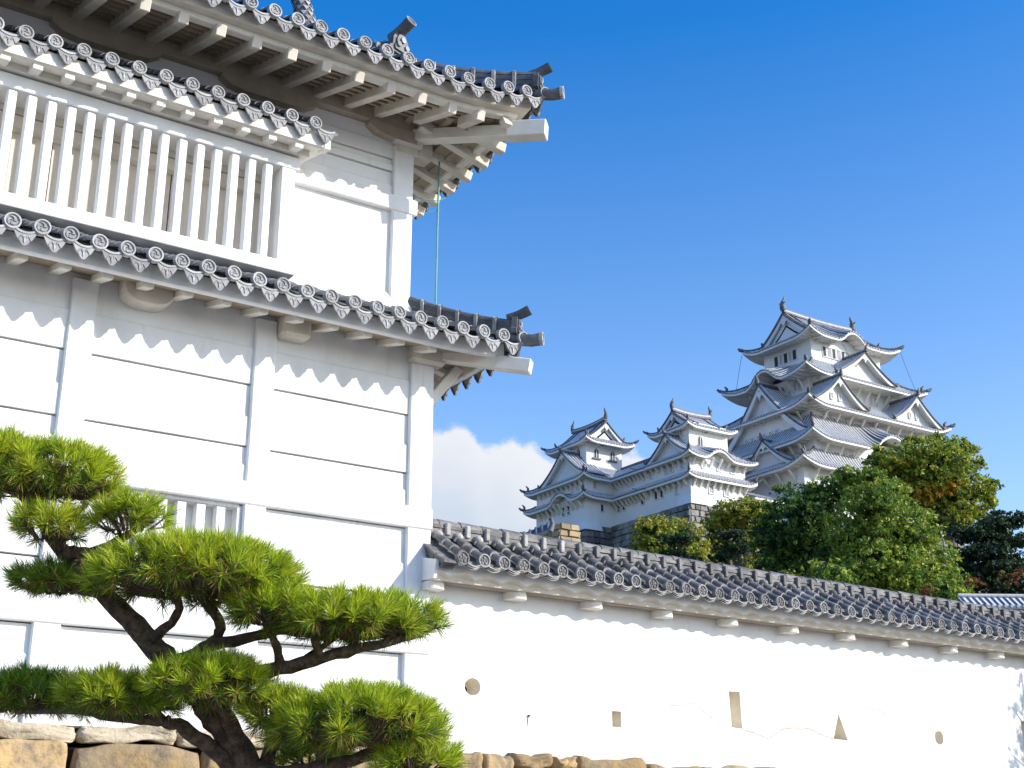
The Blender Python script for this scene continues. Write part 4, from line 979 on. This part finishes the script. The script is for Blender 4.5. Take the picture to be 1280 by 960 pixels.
def small_keep_right():
    cx, cy = 127.95, 143.5
    root = thing('small_castle_tower', 'three-roofed white turret just left of the tallest tower, wavy gable on its sunny face', 'castle tower', (cx, cy, 47))
    wall_ring(root, cx, cy, 5.40, 5.2, 46.6, 51.6, .7); wall_ring(root, cx, cy, 5.38, 5.2, 51.5, 55.0); wall_ring(root, cx, cy, 3.8, 3.5, 54.5, 60.0)
    sd = skirt(cx, cy, 6.75, 6.5, 50.9, 1.0, 1.37, 1.3, .55, 2.2); mb = MB(); skirt_mesh(mb, sd, .52); hips(mb, sd, (('W', 1, 'S'), ('S', 1, 'E')), r=.17); mb.build('roof', RM, root)
    sd = skirt(cx, cy, 6.86, 6.8, 54.05, 2.3, 3.06, 3.3, .6, 2.5, {'S': [(6.3, 3.4, 1.35)]}); mb = MB(); skirt_mesh(mb, sd, .52); hips(mb, sd, (('W', 1, 'S'), ('S', 1, 'E')), r=.17); roof = mb.build('roof', RM, root)
    gable(root, roof, (cx - 6.86 + .9, 142.3, 54.5), (0, -1, 0), (1, 0, 0), 4.7, 3.5, 3.4, .6, k=.75, board_w=.42)
    top_roof(root, cx, cy, 5.05, 4.75, 59.2, 62.2, .65, 2.2, 'x', 1.45, None, .72, .52)
    window(root, 'S', cy - 3.5, 126.25, 57.2, .85, 1.5, 'arch'); window(root, 'S', cy - 3.5, 127.34, 58.8, .8, .6, 'lattice'); window(root, 'W', cx - 3.8, 141.6, 58.5, .6, .9, 'lattice')
    for u in (125.2, 128.2, 130.8): window(root, 'S', cy - 5.2, u, 53.15, .8, 1.2, 'lattice')
    for u in (140.0, 142.4, 143.6, 147.1): window(root, 'W', cx - 5.38, u, 53.1, .7, 1.3, 'lattice')
    for u in (126.4, 129.3): window(root, 'S', cy - 5.2, u, 49.5, .85, 1.2, 'lattice')
    for u in (141.4, ): window(root, 'W', cx - 5.4, u, 49.5, .6, 1.2, 'lattice')
    for u in (144.7, 146.0): window(root, 'W', cx - 5.4, u, 49.7, .6, 1.2)
    struts(root, 'S', cy - 5.2, 123, 133, 50.8, 9, 1.0, 1.2); struts(root, 'S', cy - 5.2, 123, 133, 54.0, 7, 1.0, 1.1); struts(root, 'W', cx - 5.4, 139, 149, 50.8, 9, 1.0, 1.2); struts(root, 'W', cx - 5.4, 139, 149, 54.0, 9, 1.0, 1.0)
def small_keep_left():
    cx, cy = 123.0, 162.83
    root = thing('small_castle_tower', 'leftmost white turret of the castle, its triangular gable facing the sun above two arched windows', 'castle tower', (cx, cy, 47))
    wall_ring(root, cx, cy, 5.93, 6.64, 45.5, 51.4, .8); wall_ring(root, cx, cy, 5.9, 6.55, 51.3, 54.8); wall_ring(root, cx, cy, 3.53, 3.84, 54.5, 61.4)
    sd = skirt(cx, cy, 7.59, 8.2, 50.8, 1.1, 1.7, 1.6, .6, 2.5, {'W': [(9.9, 3.9, 1.5)]}); mb = MB(); skirt_mesh(mb, sd, .52); hips(mb, sd, (('W', 1, 'S'), ('W', 0, 'N')), r=.18); mb.build('roof', RM, root)
    sd = skirt(cx, cy, 7.44, 8.2, 53.9, 3.0, 3.9, 4.3, .6, 2.5); mb = MB(); skirt_mesh(mb, sd, .52); hips(mb, sd, (('W', 1, 'S'), ('W', 0, 'N')), r=.18); roof = mb.build('roof', RM, root)
    gable(root, roof, (cx - 7.44 + 1.0, 161.0, 54.4), (0, -1, 0), (1, 0, 0), 6.1, 4.6, 4.4, .6, k=.8, board_w=.5)
    top_roof(root, cx, cy, 4.95, 5.75, 60.7, 64.4, .7, 2.4, 'y', 1.5, None, .75, .52)
    for u in (121.4, 124.6): window(root, 'S', cy - 3.84, u, 59.1, .85, 1.5, 'arch')
    window(root, 'S', cy - 3.84, 122.4, 60.6, .6, .35); window(root, 'W', cx - 3.53, 161.0, 59.3, .8, 1.5, 'arch')
    for u in (158.2, 159.6): window(root, 'W', cx - 5.9, u, 53.0, .6, 1.2, 'lattice')
    window(root, 'S', cy - 6.55, 118.9, 53.1, .7, 1.2, 'lattice')
    for u in (160.6, 161.95, 165.6): window(root, 'W', cx - 5.93, u, 49.65, .6, 1.3)
    window(root, 'S', cy - 6.64, 120.1, 49.5, .5, 1.1)
    struts(root, 'W', cx - 5.93, 157, 168, 50.7, 10, 1.2, 1.3); struts(root, 'W', cx - 5.9, 157, 168, 53.8, 10, 1.0, 1.0)
def gallery():
    root = thing('connecting_gallery', 'two-storey white gallery joining the two small turrets, shaded side towards us', 'castle gallery', (126, 152, 47))
    mb = MB(); mb.box(122.62, 131, 148.2, 158.5, 45.5, 54.6); mb.build('wall', KWALL, root)
    for ze, S, H, bumps in ((50.75, 1.75, 1.0, ()), (53.9, 5.2, 3.0, ())):
        q = Side((120.85, 158.5, ze), (0, -1, 0), (1, 0, 0), 11.5, S, H, hips=(0, 0), a=.7); mb = MB(); q.pan(mb, -.02, 1, 12, 4)
        for i in range(28): rib(mb, [q.P(.2 + .41 * i, S * f, 0) for f in (0, .5, 1)], q.A, .12, 0, 3)
        q.sweep(mb, [(.0, .03), (.0, -.11), (.12, -.11), (.12, .03)], 6, 2); q.sweep(mb, [(.09, -.11), (.09, -.42), (.30, -.42), (.30, -.10)], 6, 3); q.sweep(mb, [(.30, -.36), (1.7, -.05), (1.7, .1), (.3, -.12)], 6, 5)
        if S > 3: mb.tube([(126.05, 147, ze + H + .15), (126.05, 158.5, ze + H + .15)], .3, 6, 2)
        mb.build('roof', RM, root)
    for u in (151.6, 152.9, 148.8, 155.5): window(root, 'W', 122.62, u, 53.15, .62, 1.25, 'lattice')
    for u in (149.3, 153.8, 155.1): window(root, 'W', 122.62, u, 49.7, .6, 1.3)
    struts(root, 'W', 122.62, 148, 158, 50.6, 12, 1.2, 1.2); struts(root, 'W', 122.62, 148, 158, 53.8, 12, 1.0, 1.0)
def castle():
    main_keep(); small_keep_right(); small_keep_left(); gallery()
    battered('stone_rampart', 'weathered stone rampart under the turret nearest the tallest tower', 'stone wall', 122.0, 136.5, 138.0, 156.5, 27, 46.9, 4.4, STONE_G, seed=3)
    battered('stone_rampart', 'dark stone rampart under the leftmost turret', 'stone wall', 116.9, 129.5, 156.0, 171, 27, 46.6, 4.0, STONE_G, seed=4)
    battered('stone_rampart', 'high stone rampart carrying the tallest tower behind the trees', 'stone wall', 142.2, 176.6, 134.9, 160, 28, 50.5, 6.5, STONE_G, seed=5)
    # sunlit gate pier of pale stone
    battered('stone_pier', 'small pale sunlit block of stonework below the leftmost turret', 'stone wall', 86.2, 88.9, 120, 124, 29, 35.9, .3, STONE_Y, 9, seed=6)
    # low gate roof between turret and keep
    root = thing('passage_roof', 'low white passage with a tiled roof between the turret and the tallest tower', 'castle gallery', (138, 139, 48))
    mb = MB(); mb.box(134.0, 146, 137.6, 141.5, 44, 49.2); mb.build('wall', KWALL, root)
    q = Side((133.4, 136.4, 49.1), (1, 0, 0), (0, 1, 0), 13, 3.2, 1.4, hips=(0, 0)); mb = MB(); q.pan(mb, -.02, 1, 12, 4)
    for i in range(31): rib(mb, [q.P(.2 + .41 * i, 3.2 * f, 0) for f in (0, .5, 1)], q.A, .12, 0, 3)
    q.sweep(mb, [(.0, .03), (.0, -.11), (.12, -.11), (.12, .03)], 4, 2); q.sweep(mb, [(.09, -.11), (.09, -.42), (.30, -.42), (.30, -.10)], 4, 3); mb.build('roof', RM, root)
    # dark roof end poking over the boundary wall
    root = thing('turret_roof', 'dark tiled roof end just showing above the wall coping, left of the castle', 'roof', (45, 64, 10))
    mb = MB(); c = at(690, 668, 78); A = RT; I = V3((-A.y, A.x, 0))
    mb.loft([[c - A * 3.0 + V3((0, 0, -1.2)), c - A * 3.0 + I * 2 + V3((0, 0, .0))], [c - A * .2 + V3((0, 0, .05)), c - A * .2 + I * 2 + V3((0, 0, 1.1))]], 2, False, False, False)
    for i in range(8): rib(mb, [c - A * (.2 + .36 * i) + V3((0, 0, -.45 * .36 * i)) , c - A * (.2 + .36 * i) + I * 2 + V3((0, 0, 1.1 - .39 * .36 * i))], A, .1, 2, 3)
    mb.tube([c - A * 3 + V3((0, 0, -1.1)), c - A * 1.4 + V3((0, 0, -.35)), c - A * .1 + V3((0, 0, .25))], .16, 6, 2); mb.tube([c - A * .1 + V3((0, 0, .2)), c + A * .05 + V3((0, 0, .65)), c - A * .05 + V3((0, 0, 1.0))], [.2, .16, .08], 6, 2)
    mb.box(c.x - 2.2, c.x - .2, c.y + 1.2, c.y + 3, c.z - 6, c.z - .4, 3); mb.build('roof', RM, root)
castle()

# ---------------------------------------------------------------- trees on the hill
def rv(rr): 
    while True:
        v = V3((rr.uniform(-1, 1), rr.uniform(-1, 1), rr.uniform(-1, 1)))
        if .05 < v.length <= 1: return v.normalized()
def leaves(mb, blobs, dens, size, mix, rr, seed_clump=.22, inner=.35, inner_m=None, flat=0.0, up=.25):
    """leaf quads gathered in clumps through the volume of ellipsoid blobs [(centre, rx, ry, rz)]; mix = [(material index, weight)]"""
    idx = [m for m, w in mix for _ in range(int(w * 20))]
    for c, rx, ry, rz in blobs:
        area = (rx * ry + ry * rz + rx * rz) * 4.2; nc = max(8, int(area * dens / 2.0)); S = V3((rx, ry, rz)); rm = (rx + ry + rz) / 3
        for _ in range(nc):
            d = rv(rr); q = rr.uniform(.62, 1.06) if rr.random() > inner else rr.uniform(.15, .62)
            cc = c + V3((d.x * S.x, d.y * S.y, d.z * S.z)) * q; cr = rr.uniform(.6, 1.5) * seed_clump * max(1.2, rm ** .6)
            m0 = rr.choice(idx)
            if inner_m is not None and q < .62: m0 = inner_m  # inner clumps take a darker leaf: crown shade put into the colour
            for _ in range(rr.randint(11, 19)):
                o = rv(rr) * cr * rr.random() ** .45; o.z *= .7; p = cc + o
                n = (d * .6 + rv(rr) + V3((0, 0, up))).normalized(); t = n.orthogonal().normalized(); t = (t * cos(rr.random() * 6.3) + n.cross(t) * sin(rr.random() * 6.3)); b = n.cross(t); L_ = size * rr.uniform(.6, 1.3); W_ = L_ * rr.uniform(.4, .62)
                m = m0 if rr.random() < .8 else rr.choice(idx)
                mb.add([p - t * L_ * .5, p + b * W_ * .5 + n * L_ * .08, p + t * L_ * .5, p - b * W_ * .5 + n * L_ * .08], [(0, 1, 2, 3)], m)
def tree(name, label, cat, spec, dist, mats, mix, dens=5, size=.42, seed=1, inner_m=None, group=None, depth=.9, trunk=True, extra=None, clump=.22, flat=1.0):
    rr = random.Random(seed); mpp = dist / FPX; cs = []
    for (px, py, rx, ry) in spec:
        c = at(px, py, dist) + V3((FW.x, FW.y, 0)) * rr.uniform(-1, 1) * rx * mpp * .45
        cs.append((c, rx * mpp, max(rx, ry) * mpp * depth, ry * mpp))
    x = sum(c[0].x for c in cs) / len(cs); y = sum(c[0].y for c in cs) / len(cs); zlo = min(c[0].z - c[3] for c in cs)
    base = V3((x, y, zlo - 6)); root = thing(name, label, cat, base, 0, group)
    if trunk:
        mb = MB(); hub = V3((x, y, zlo + .5)); h = max(.12, .02 * (max(c[0].z for c in cs) - base.z)); mb.tube([base, base.lerp(hub, .5) + V3((.2, .1, 0)), hub], [h * 1.9, h * 1.5, h * 1.2], 8, jit=.1)
        for c in cs:
            m = hub.lerp(c[0], .5) + V3((rr.uniform(-.4, .4), rr.uniform(-.4, .4), .5)); mb.tube([hub, m, c[0]], [h * .9, h * .55, h * .2], 6)
            for _ in range(4):
                d = rv(rr); d.z = abs(d.z) * .6; e = c[0] + V3((d.x * c[1], d.y * c[2], d.z * c[3])) * .85; mb.tube([c[0].lerp(m, .3), c[0].lerp(e, .5) + V3((0, 0, .1)), e], [h * .35, h * .2, h * .06], 5)
        mb.build('trunk', BARK2, root)
    mb = MB(); leaves(mb, cs, dens, size, mix, rr, inner_m=inner_m, seed_clump=clump)
    if extra:
        for sp, mx in extra: leaves(mb, [(at(px, py, dist - 2.0), rx * mpp, rx * mpp, ry * mpp) for px, py, rx, ry in sp], dens, size, mx, rr, seed_clump=clump)
    mb.build('crown', mats, root); return root
LM = [LEAF[k] for k in ('green', 'light', 'dark', 'yellow', 'orange', 'olive', 'pine', 'red')]
def woods():
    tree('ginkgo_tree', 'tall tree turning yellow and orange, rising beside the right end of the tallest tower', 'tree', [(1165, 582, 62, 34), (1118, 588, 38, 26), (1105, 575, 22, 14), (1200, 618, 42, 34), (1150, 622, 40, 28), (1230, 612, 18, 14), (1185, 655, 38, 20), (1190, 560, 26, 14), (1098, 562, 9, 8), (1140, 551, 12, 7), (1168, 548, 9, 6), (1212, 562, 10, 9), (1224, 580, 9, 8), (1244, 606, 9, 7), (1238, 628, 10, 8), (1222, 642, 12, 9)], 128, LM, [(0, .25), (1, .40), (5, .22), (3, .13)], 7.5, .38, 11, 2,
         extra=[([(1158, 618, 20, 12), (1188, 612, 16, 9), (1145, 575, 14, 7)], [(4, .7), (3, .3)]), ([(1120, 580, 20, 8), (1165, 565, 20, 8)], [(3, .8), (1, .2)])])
    tree('evergreen_tree', 'big dark shaded evergreen tree below the tallest tower', 'tree', [(1003, 645, 52, 42), (978, 690, 36, 38), (1030, 625, 34, 28), (1020, 690, 44, 40), (1058, 612, 26, 22), (975, 715, 40, 22), (1010, 730, 44, 18), (958, 668, 22, 26)], 112, LM, [(2, .6), (0, .4)], 7.5, .34, 12, 2)  # mostly dark leaf: the shade on this tree is in its colour
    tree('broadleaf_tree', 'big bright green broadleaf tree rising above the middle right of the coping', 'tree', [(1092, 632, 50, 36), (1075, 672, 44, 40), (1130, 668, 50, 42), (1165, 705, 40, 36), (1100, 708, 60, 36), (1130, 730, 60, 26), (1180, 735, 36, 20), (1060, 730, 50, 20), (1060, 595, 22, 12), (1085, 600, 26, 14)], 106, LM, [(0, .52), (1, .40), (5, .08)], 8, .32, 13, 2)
    tree('broadleaf_tree', 'low leafy bush at the foot of the bright green tree, just over the coping', 'bush', [(1030, 722, 34, 20), (985, 728, 26, 14), (1180, 738, 24, 14)], 98, LM, [(0, .4), (1, .4), (2, .2)], 8, .32, 14, 2, trunk=False)
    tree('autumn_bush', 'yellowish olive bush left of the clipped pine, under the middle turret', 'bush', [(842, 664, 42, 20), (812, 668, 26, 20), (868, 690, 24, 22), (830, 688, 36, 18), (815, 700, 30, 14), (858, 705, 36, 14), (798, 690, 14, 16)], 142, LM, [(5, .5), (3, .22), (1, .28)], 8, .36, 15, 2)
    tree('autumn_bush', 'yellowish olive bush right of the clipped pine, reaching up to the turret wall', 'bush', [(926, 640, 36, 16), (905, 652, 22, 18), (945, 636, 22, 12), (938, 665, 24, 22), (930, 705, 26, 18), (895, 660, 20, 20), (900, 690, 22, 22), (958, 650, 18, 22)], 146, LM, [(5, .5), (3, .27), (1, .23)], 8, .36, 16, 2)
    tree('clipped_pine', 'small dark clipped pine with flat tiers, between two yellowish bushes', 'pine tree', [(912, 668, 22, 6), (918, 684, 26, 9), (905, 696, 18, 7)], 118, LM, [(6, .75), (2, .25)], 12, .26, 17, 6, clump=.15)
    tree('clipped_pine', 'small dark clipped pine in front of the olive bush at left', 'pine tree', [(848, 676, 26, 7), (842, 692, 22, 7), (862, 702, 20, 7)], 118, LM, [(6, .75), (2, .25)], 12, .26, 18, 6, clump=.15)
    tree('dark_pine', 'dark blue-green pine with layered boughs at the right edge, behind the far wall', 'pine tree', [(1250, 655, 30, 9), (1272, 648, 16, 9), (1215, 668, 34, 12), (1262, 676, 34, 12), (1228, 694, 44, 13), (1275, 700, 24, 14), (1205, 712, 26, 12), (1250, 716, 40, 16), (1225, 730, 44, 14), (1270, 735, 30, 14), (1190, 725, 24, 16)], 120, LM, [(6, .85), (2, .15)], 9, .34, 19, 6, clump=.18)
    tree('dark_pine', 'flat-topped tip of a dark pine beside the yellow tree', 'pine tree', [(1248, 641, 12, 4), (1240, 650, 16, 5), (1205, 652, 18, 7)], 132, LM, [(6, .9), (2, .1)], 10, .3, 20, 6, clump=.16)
    for i, (px, py, rx, ry, lab) in enumerate(((1220, 727, 14, 7, 'reddish bare shrub above the left end of the far wall'), (1264, 722, 18, 12, 'reddish bare shrub at the far right above the far wall'), (1158, 737, 12, 6, 'small reddish shrub in front of the bright green tree'))):
        tree('red_shrub', lab, 'shrub', [(px, py, rx, ry)], 94, LM, [(7, .8), (5, .2)], 8, .22, 30 + i, trunk=False, clump=.12, group='reddish shrubs')
    # timber prop under the bushes
    t = thing('tree_prop', 'pale timber prop with a crossbar under the olive bush', 'tree prop', at(884, 760, 110)); mb = MB(); a = at(884, 722, 110); mb.beam(a + V3((0, 0, -5)), a + V3((0, 0, 1.1)), .22, .22)
    mb.build('post', STONE_B, t); mb = MB(); b = at(862, 714, 110); mb.beam(b, at(890, 715, 110), .16, .22); mb.build('crossbar', STONE_B, t)
woods()
def far_wall():
    root = thing('far_boundary_wall', 'second tiled wall farther back at the right edge, its pale plastered roof catching the sun', 'wall', at(1240, 790, 88))
    a, b = at(1196, 733, 88), at(1330, 757, 88); b.z = a.z = (a.z + b.z) / 2 - .1
    A = (b - a); ln = A.length; A.normalize(); I = V3((-A.y, A.x, 0)); mb = MB()
    q = Side(a - I * 1.1 - V3((0, 0, .75)), A, I, ln, 1.1, .75, hips=(0, 0), a=.9); q.pan(mb, 0, 3, 10, 3)
    n = int(ln / .42)
    for i in range(n): rib(mb, [q.P(.2 + .42 * i, 1.1 * f, .01) for f in (0, .5, 1)], q.A, .085, 1, 3); c = q.P(.2 + .42 * i, -.02, 0); mb.add([c + A * (.12 * cos(w)) + V3((0, 0, .12 * sin(w))) for w in (0, 1, 2, 3, 4, 5)], [list(range(6))], 4)
    q.sweep(mb, [(0, .03), (0, -.2), (.1, -.2), (.1, .03)], 4, 1); mb.tube([a + V3((0, 0, .1)), b + V3((0, 0, .1))], .14, 8, 4)
    mb.build('roof', RM, root); mb = MB(); mb.fbox(lambda x, y, z: a + A * x + I * y + V3((0, 0, z)), 0, ln, -.5, .3, -9, -.6, 0); mb.build('wall_body', KWALL, root)
far_wall()

# ---------------------------------------------------------------- trained pine in the foreground
FH = V3((FW.x, FW.y, 0)).normalized(); PD = 7.0
def tuft(mb, p, ax, n, L0, rr, brown=0.0, spread=1.0, deep=.3, w=.0029):
    ax = ax.normalized(); u = ax.orthogonal().normalized(); v = ax.cross(u)
    for i in range(n):
        f = rr.random(); th = (.10 + 1.12 * f ** .75) * spread; a = rr.uniform(0, 2 * pi); d = ax * cos(th) + (u * cos(a) + v * sin(a)) * sin(th)
        st = p + ax * (.045 * (1 - f) * rr.random() * 1.4); L_ = L0 * rr.uniform(.7, 1.12); d2 = (d + V3((0, 0, rr.uniform(-.12, .10)))).normalized()
        s = d.cross(rv(rr)).normalized() * w * .5; m_ = st + d * L_ * .55; e = m_ + d2 * L_ * .45
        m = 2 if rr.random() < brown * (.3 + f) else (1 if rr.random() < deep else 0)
        mb.add([st - s * .7, st + s * .7, m_ + s, m_ - s, e], [(0, 1, 2, 3), (3, 2, 4)], m)
    if rr.random() < .22:
        mb.tube([p + ax * .02, p + ax * .055, p + ax * .075], [.006, .0065, .002], 5, 3)
def foreground_pine():
    rr = random.Random(5); k = PD / FPX
    root = thing('pine_tree', 'trained pine with tiered needle pads and a leaning trunk in the left foreground', 'pine tree', at(325, 1420, PD))
    P = lambda x, y, d=0: at(x, y, PD + d)
    def limb(pts, r0, r1, name='branch', jit=.10):
        mb = MB(); pp = [P(*q) for q in pts]; fine = []
        for i in range(len(pp) - 1):
            a, b, c, d = pp[max(i - 1, 0)], pp[i], pp[i + 1], pp[min(i + 2, len(pp) - 1)]
            for j in range(5):
                t = j / 5; fine.append(.5 * ((2 * b) + (c - a) * t + (2 * a - 5 * b + 4 * c - d) * t * t + (3 * b - a - 3 * c + d) * t ** 3) + rv(rr) * r1 * k * .3)
        fine.append(pp[-1]); n = len(fine); mb.tube(fine, [(r0 + (r1 - r0) * i / (n - 1)) * k * rr.uniform(.92, 1.1) for i in range(n)], 10, 0, True, jit); mb.build(name, BARK, root)
    limb([(345, 1430, 0), (338, 1180, 0), (328, 1030, 0), (310, 965, 0), (282, 915, .02), (250, 875, .03), (205, 822, .05), (160, 772, .05), (112, 722, .05), (70, 678, .05), (28, 618, .08), (-30, 575, .1)], 25, 6, 'trunk')
    for pts, r0, r1 in ((
        [(322, 990, 0), (285, 955, -.05), (238, 915, -.08), (205, 900, -.1)], 12, 7), ([(205, 900, -.1), (150, 898, -.1), (90, 888, -.05), (20, 890, 0)], 7, 3),
        ([(262, 885, 0), (300, 850, -.02), (350, 836, -.04), (420, 818, -.05), (480, 804, -.05), (528, 793, -.02)], 12, 4),
        ([(215, 830, 0), (262, 806, 0), (275, 780, .02), (250, 745, 0)], 9, 5), ([(262, 808, 0), (320, 795, 0), (375, 782, .05), (420, 775, .1)], 8, 4), ([(190, 800, 0), (225, 760, 0), (200, 715, 0)], 7, 4),
        ([(312, 960, 0), (360, 968, -.1), (430, 952, -.15), (490, 935, -.15), (540, 915, -.1)], 13, 4), ([(330, 985, 0), (340, 930, .1), (375, 905, .1)], 12, 5), ([(300, 940, 0), (285, 895, -.1), (250, 865, -.1)], 12, 5),
        ([(85, 690, 0), (120, 690, -.05), (160, 668, -.05), (192, 650, -.05)], 9, 3), ([(75, 682, 0), (85, 650, -.1), (110, 628, -.1)], 8, 3), ([(45, 640, 0), (40, 610, 0), (70, 590, -.1)], 9, 4), ([(130, 740, 0), (95, 735, .1), (50, 720, .1), (25, 715, .1)], 8, 3),
        ([(350, 836, -.04), (345, 805, -.1), (330, 780, -.1)], 7, 3), ([(400, 822, -.05), (392, 795, -.1), (380, 770, -.1)], 6, 3), ([(440, 812, -.05), (450, 790, 0), (470, 770, .05)], 5, 3), ([(480, 804, -.05), (500, 785, 0), (515, 770, 0)], 5, 2), ([(370, 832, 0), (415, 800, .2), (450, 775, .25)], 5, 2),
        ([(400, 958, -.1), (400, 925, -.2), (390, 895, -.2)], 6, 3), ([(460, 945, -.15), (470, 915, -.2), (480, 890, -.2)], 6, 3), ([(205, 900, -.1), (185, 880, -.1), (160, 862, -.1)], 5, 3), ([(120, 894, -.1), (110, 875, -.1), (100, 862, 0)], 4, 2)): limb(pts, r0, r1)
    #      cx  cy(base) rx  h  depth off, depth radius, count, bright
    pads = [(62, 612, 92, 62, 0, .34, 120, 1), (5, 585, 45, 38, .05, .25, 40, 1), (165, 660, 46, 34, -.12, .16, 36, .8), (60, 668, 44, 34, -.18, .15, 34, .6),
            (245, 738, 142, 66, -.12, .48, 230, 1), (70, 735, 58, 26, .12, .22, 48, .15), (430, 790, 92, 46, -.08, .36, 120, 1), (505, 785, 46, 36, .12, .25, 50, .8), (345, 775, 55, 40, -.22, .2, 46, .6),
            (262, 872, 84, 48, -.22, .34, 110, 1), (145, 886, 72, 40, -.2, .28, 84, 1), (40, 884, 90, 42, .18, .30, 96, .12), (450, 925, 112, 66, -.25, .42, 190, 1), (345, 905, 45, 44, -.2, .22, 46, .8), (520, 960, 50, 30, -.3, .22, 44, .9), (395, 955, 50, 22, .2, .2, 26, .5)]
    for cx, cy, rx, h, do, rd, cnt, br in pads:
        mb = MB(); c = P(cx, cy, do); hz = h * k
        for i in range(int(cnt * 1.35)):
            a = rr.uniform(0, 2 * pi); r_ = rr.random() ** .5; u, v = r_ * cos(a), r_ * sin(a)
            z = hz * (max(0, 1 - r_ * r_) ** .5) * .74; low = rr.random() < .26
            z = z - hz * .04 + rr.uniform(-.02, .02)
            if low: z = z * rr.uniform(-.1, .5); u *= 1.02; v *= 1.02
            p = c + RT * (u * (rx * .88) * k) + FH * (v * rd) + V3((0, 0, z))
            ax = V3((0, 0, .75 if not low else .10)) + RT * (u * .85) + FH * (v * .75) + rv(rr) * .28
            tuft(mb, p, ax, rr.randint(72, 104), rr.uniform(.078, .104), rr, .40 if low else .07, 1.0 if not low else 1.15, (.20 if br > .5 else .8) if not low else .65)  # low tufts and dull pads get more deep needles: shade put into colour
            if rr.random() < .6:
                q = c + RT * (u * rx * .45 * k) + FH * (v * rd * .5) + V3((0, 0, -.02)); mb.tube([q, q.lerp(p, .5) + rv(rr) * .015, p], [.008, .006, .005], 5, 4)
        if rx > 50:          # inner needles filling the pad's underside, its shade put in as deeper colour
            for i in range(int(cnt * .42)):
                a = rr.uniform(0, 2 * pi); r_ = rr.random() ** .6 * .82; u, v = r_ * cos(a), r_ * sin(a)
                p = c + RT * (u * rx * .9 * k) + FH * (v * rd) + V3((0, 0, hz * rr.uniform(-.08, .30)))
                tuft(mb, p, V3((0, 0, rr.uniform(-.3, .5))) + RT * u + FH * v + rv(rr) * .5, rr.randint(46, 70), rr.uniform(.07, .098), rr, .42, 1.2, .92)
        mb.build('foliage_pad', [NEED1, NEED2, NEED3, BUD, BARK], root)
foreground_pine()
def corner_sapling():
    rr = random.Random(9); b = V3((18.45, 12.55, 0)); root = thing('pine_sapling', 'green pine sapling at the lower right corner, its dappled shadow on the wall', 'pine tree', b)
    mb = MB(); mb.tube([b, b + V3((.05, 0, 1.6)), b + V3((.1, .05, 3.2)), b + V3((.2, 0, 4.3))], [.06, .05, .035, .012], 8)
    mf = MB()
    for i in range(26):
        z = rr.uniform(2.2, 4.2); a = rr.uniform(0, 6.28); L_ = .45 * (4.6 - z) / 2 + .1; e = b + V3((.1 + cos(a) * L_, sin(a) * L_ * .6 - .05, z + .18)); s = b + V3((.1, 0, z - .05)); mb.tube([s, s.lerp(e, .5), e], [.016, .011, .007], 5)
        for q in range(5): tuft(mf, s.lerp(e, rr.uniform(.35, 1)) + rv(rr) * .06, (e - s).normalized() + V3((0, 0, .6)), 46, .11, rr, .05, 1.0, .3, .004)
    mb.build('trunk', BARK, root); mf.build('crown', [NEED1, NEED2, NEED3, BUD], root)
corner_sapling()
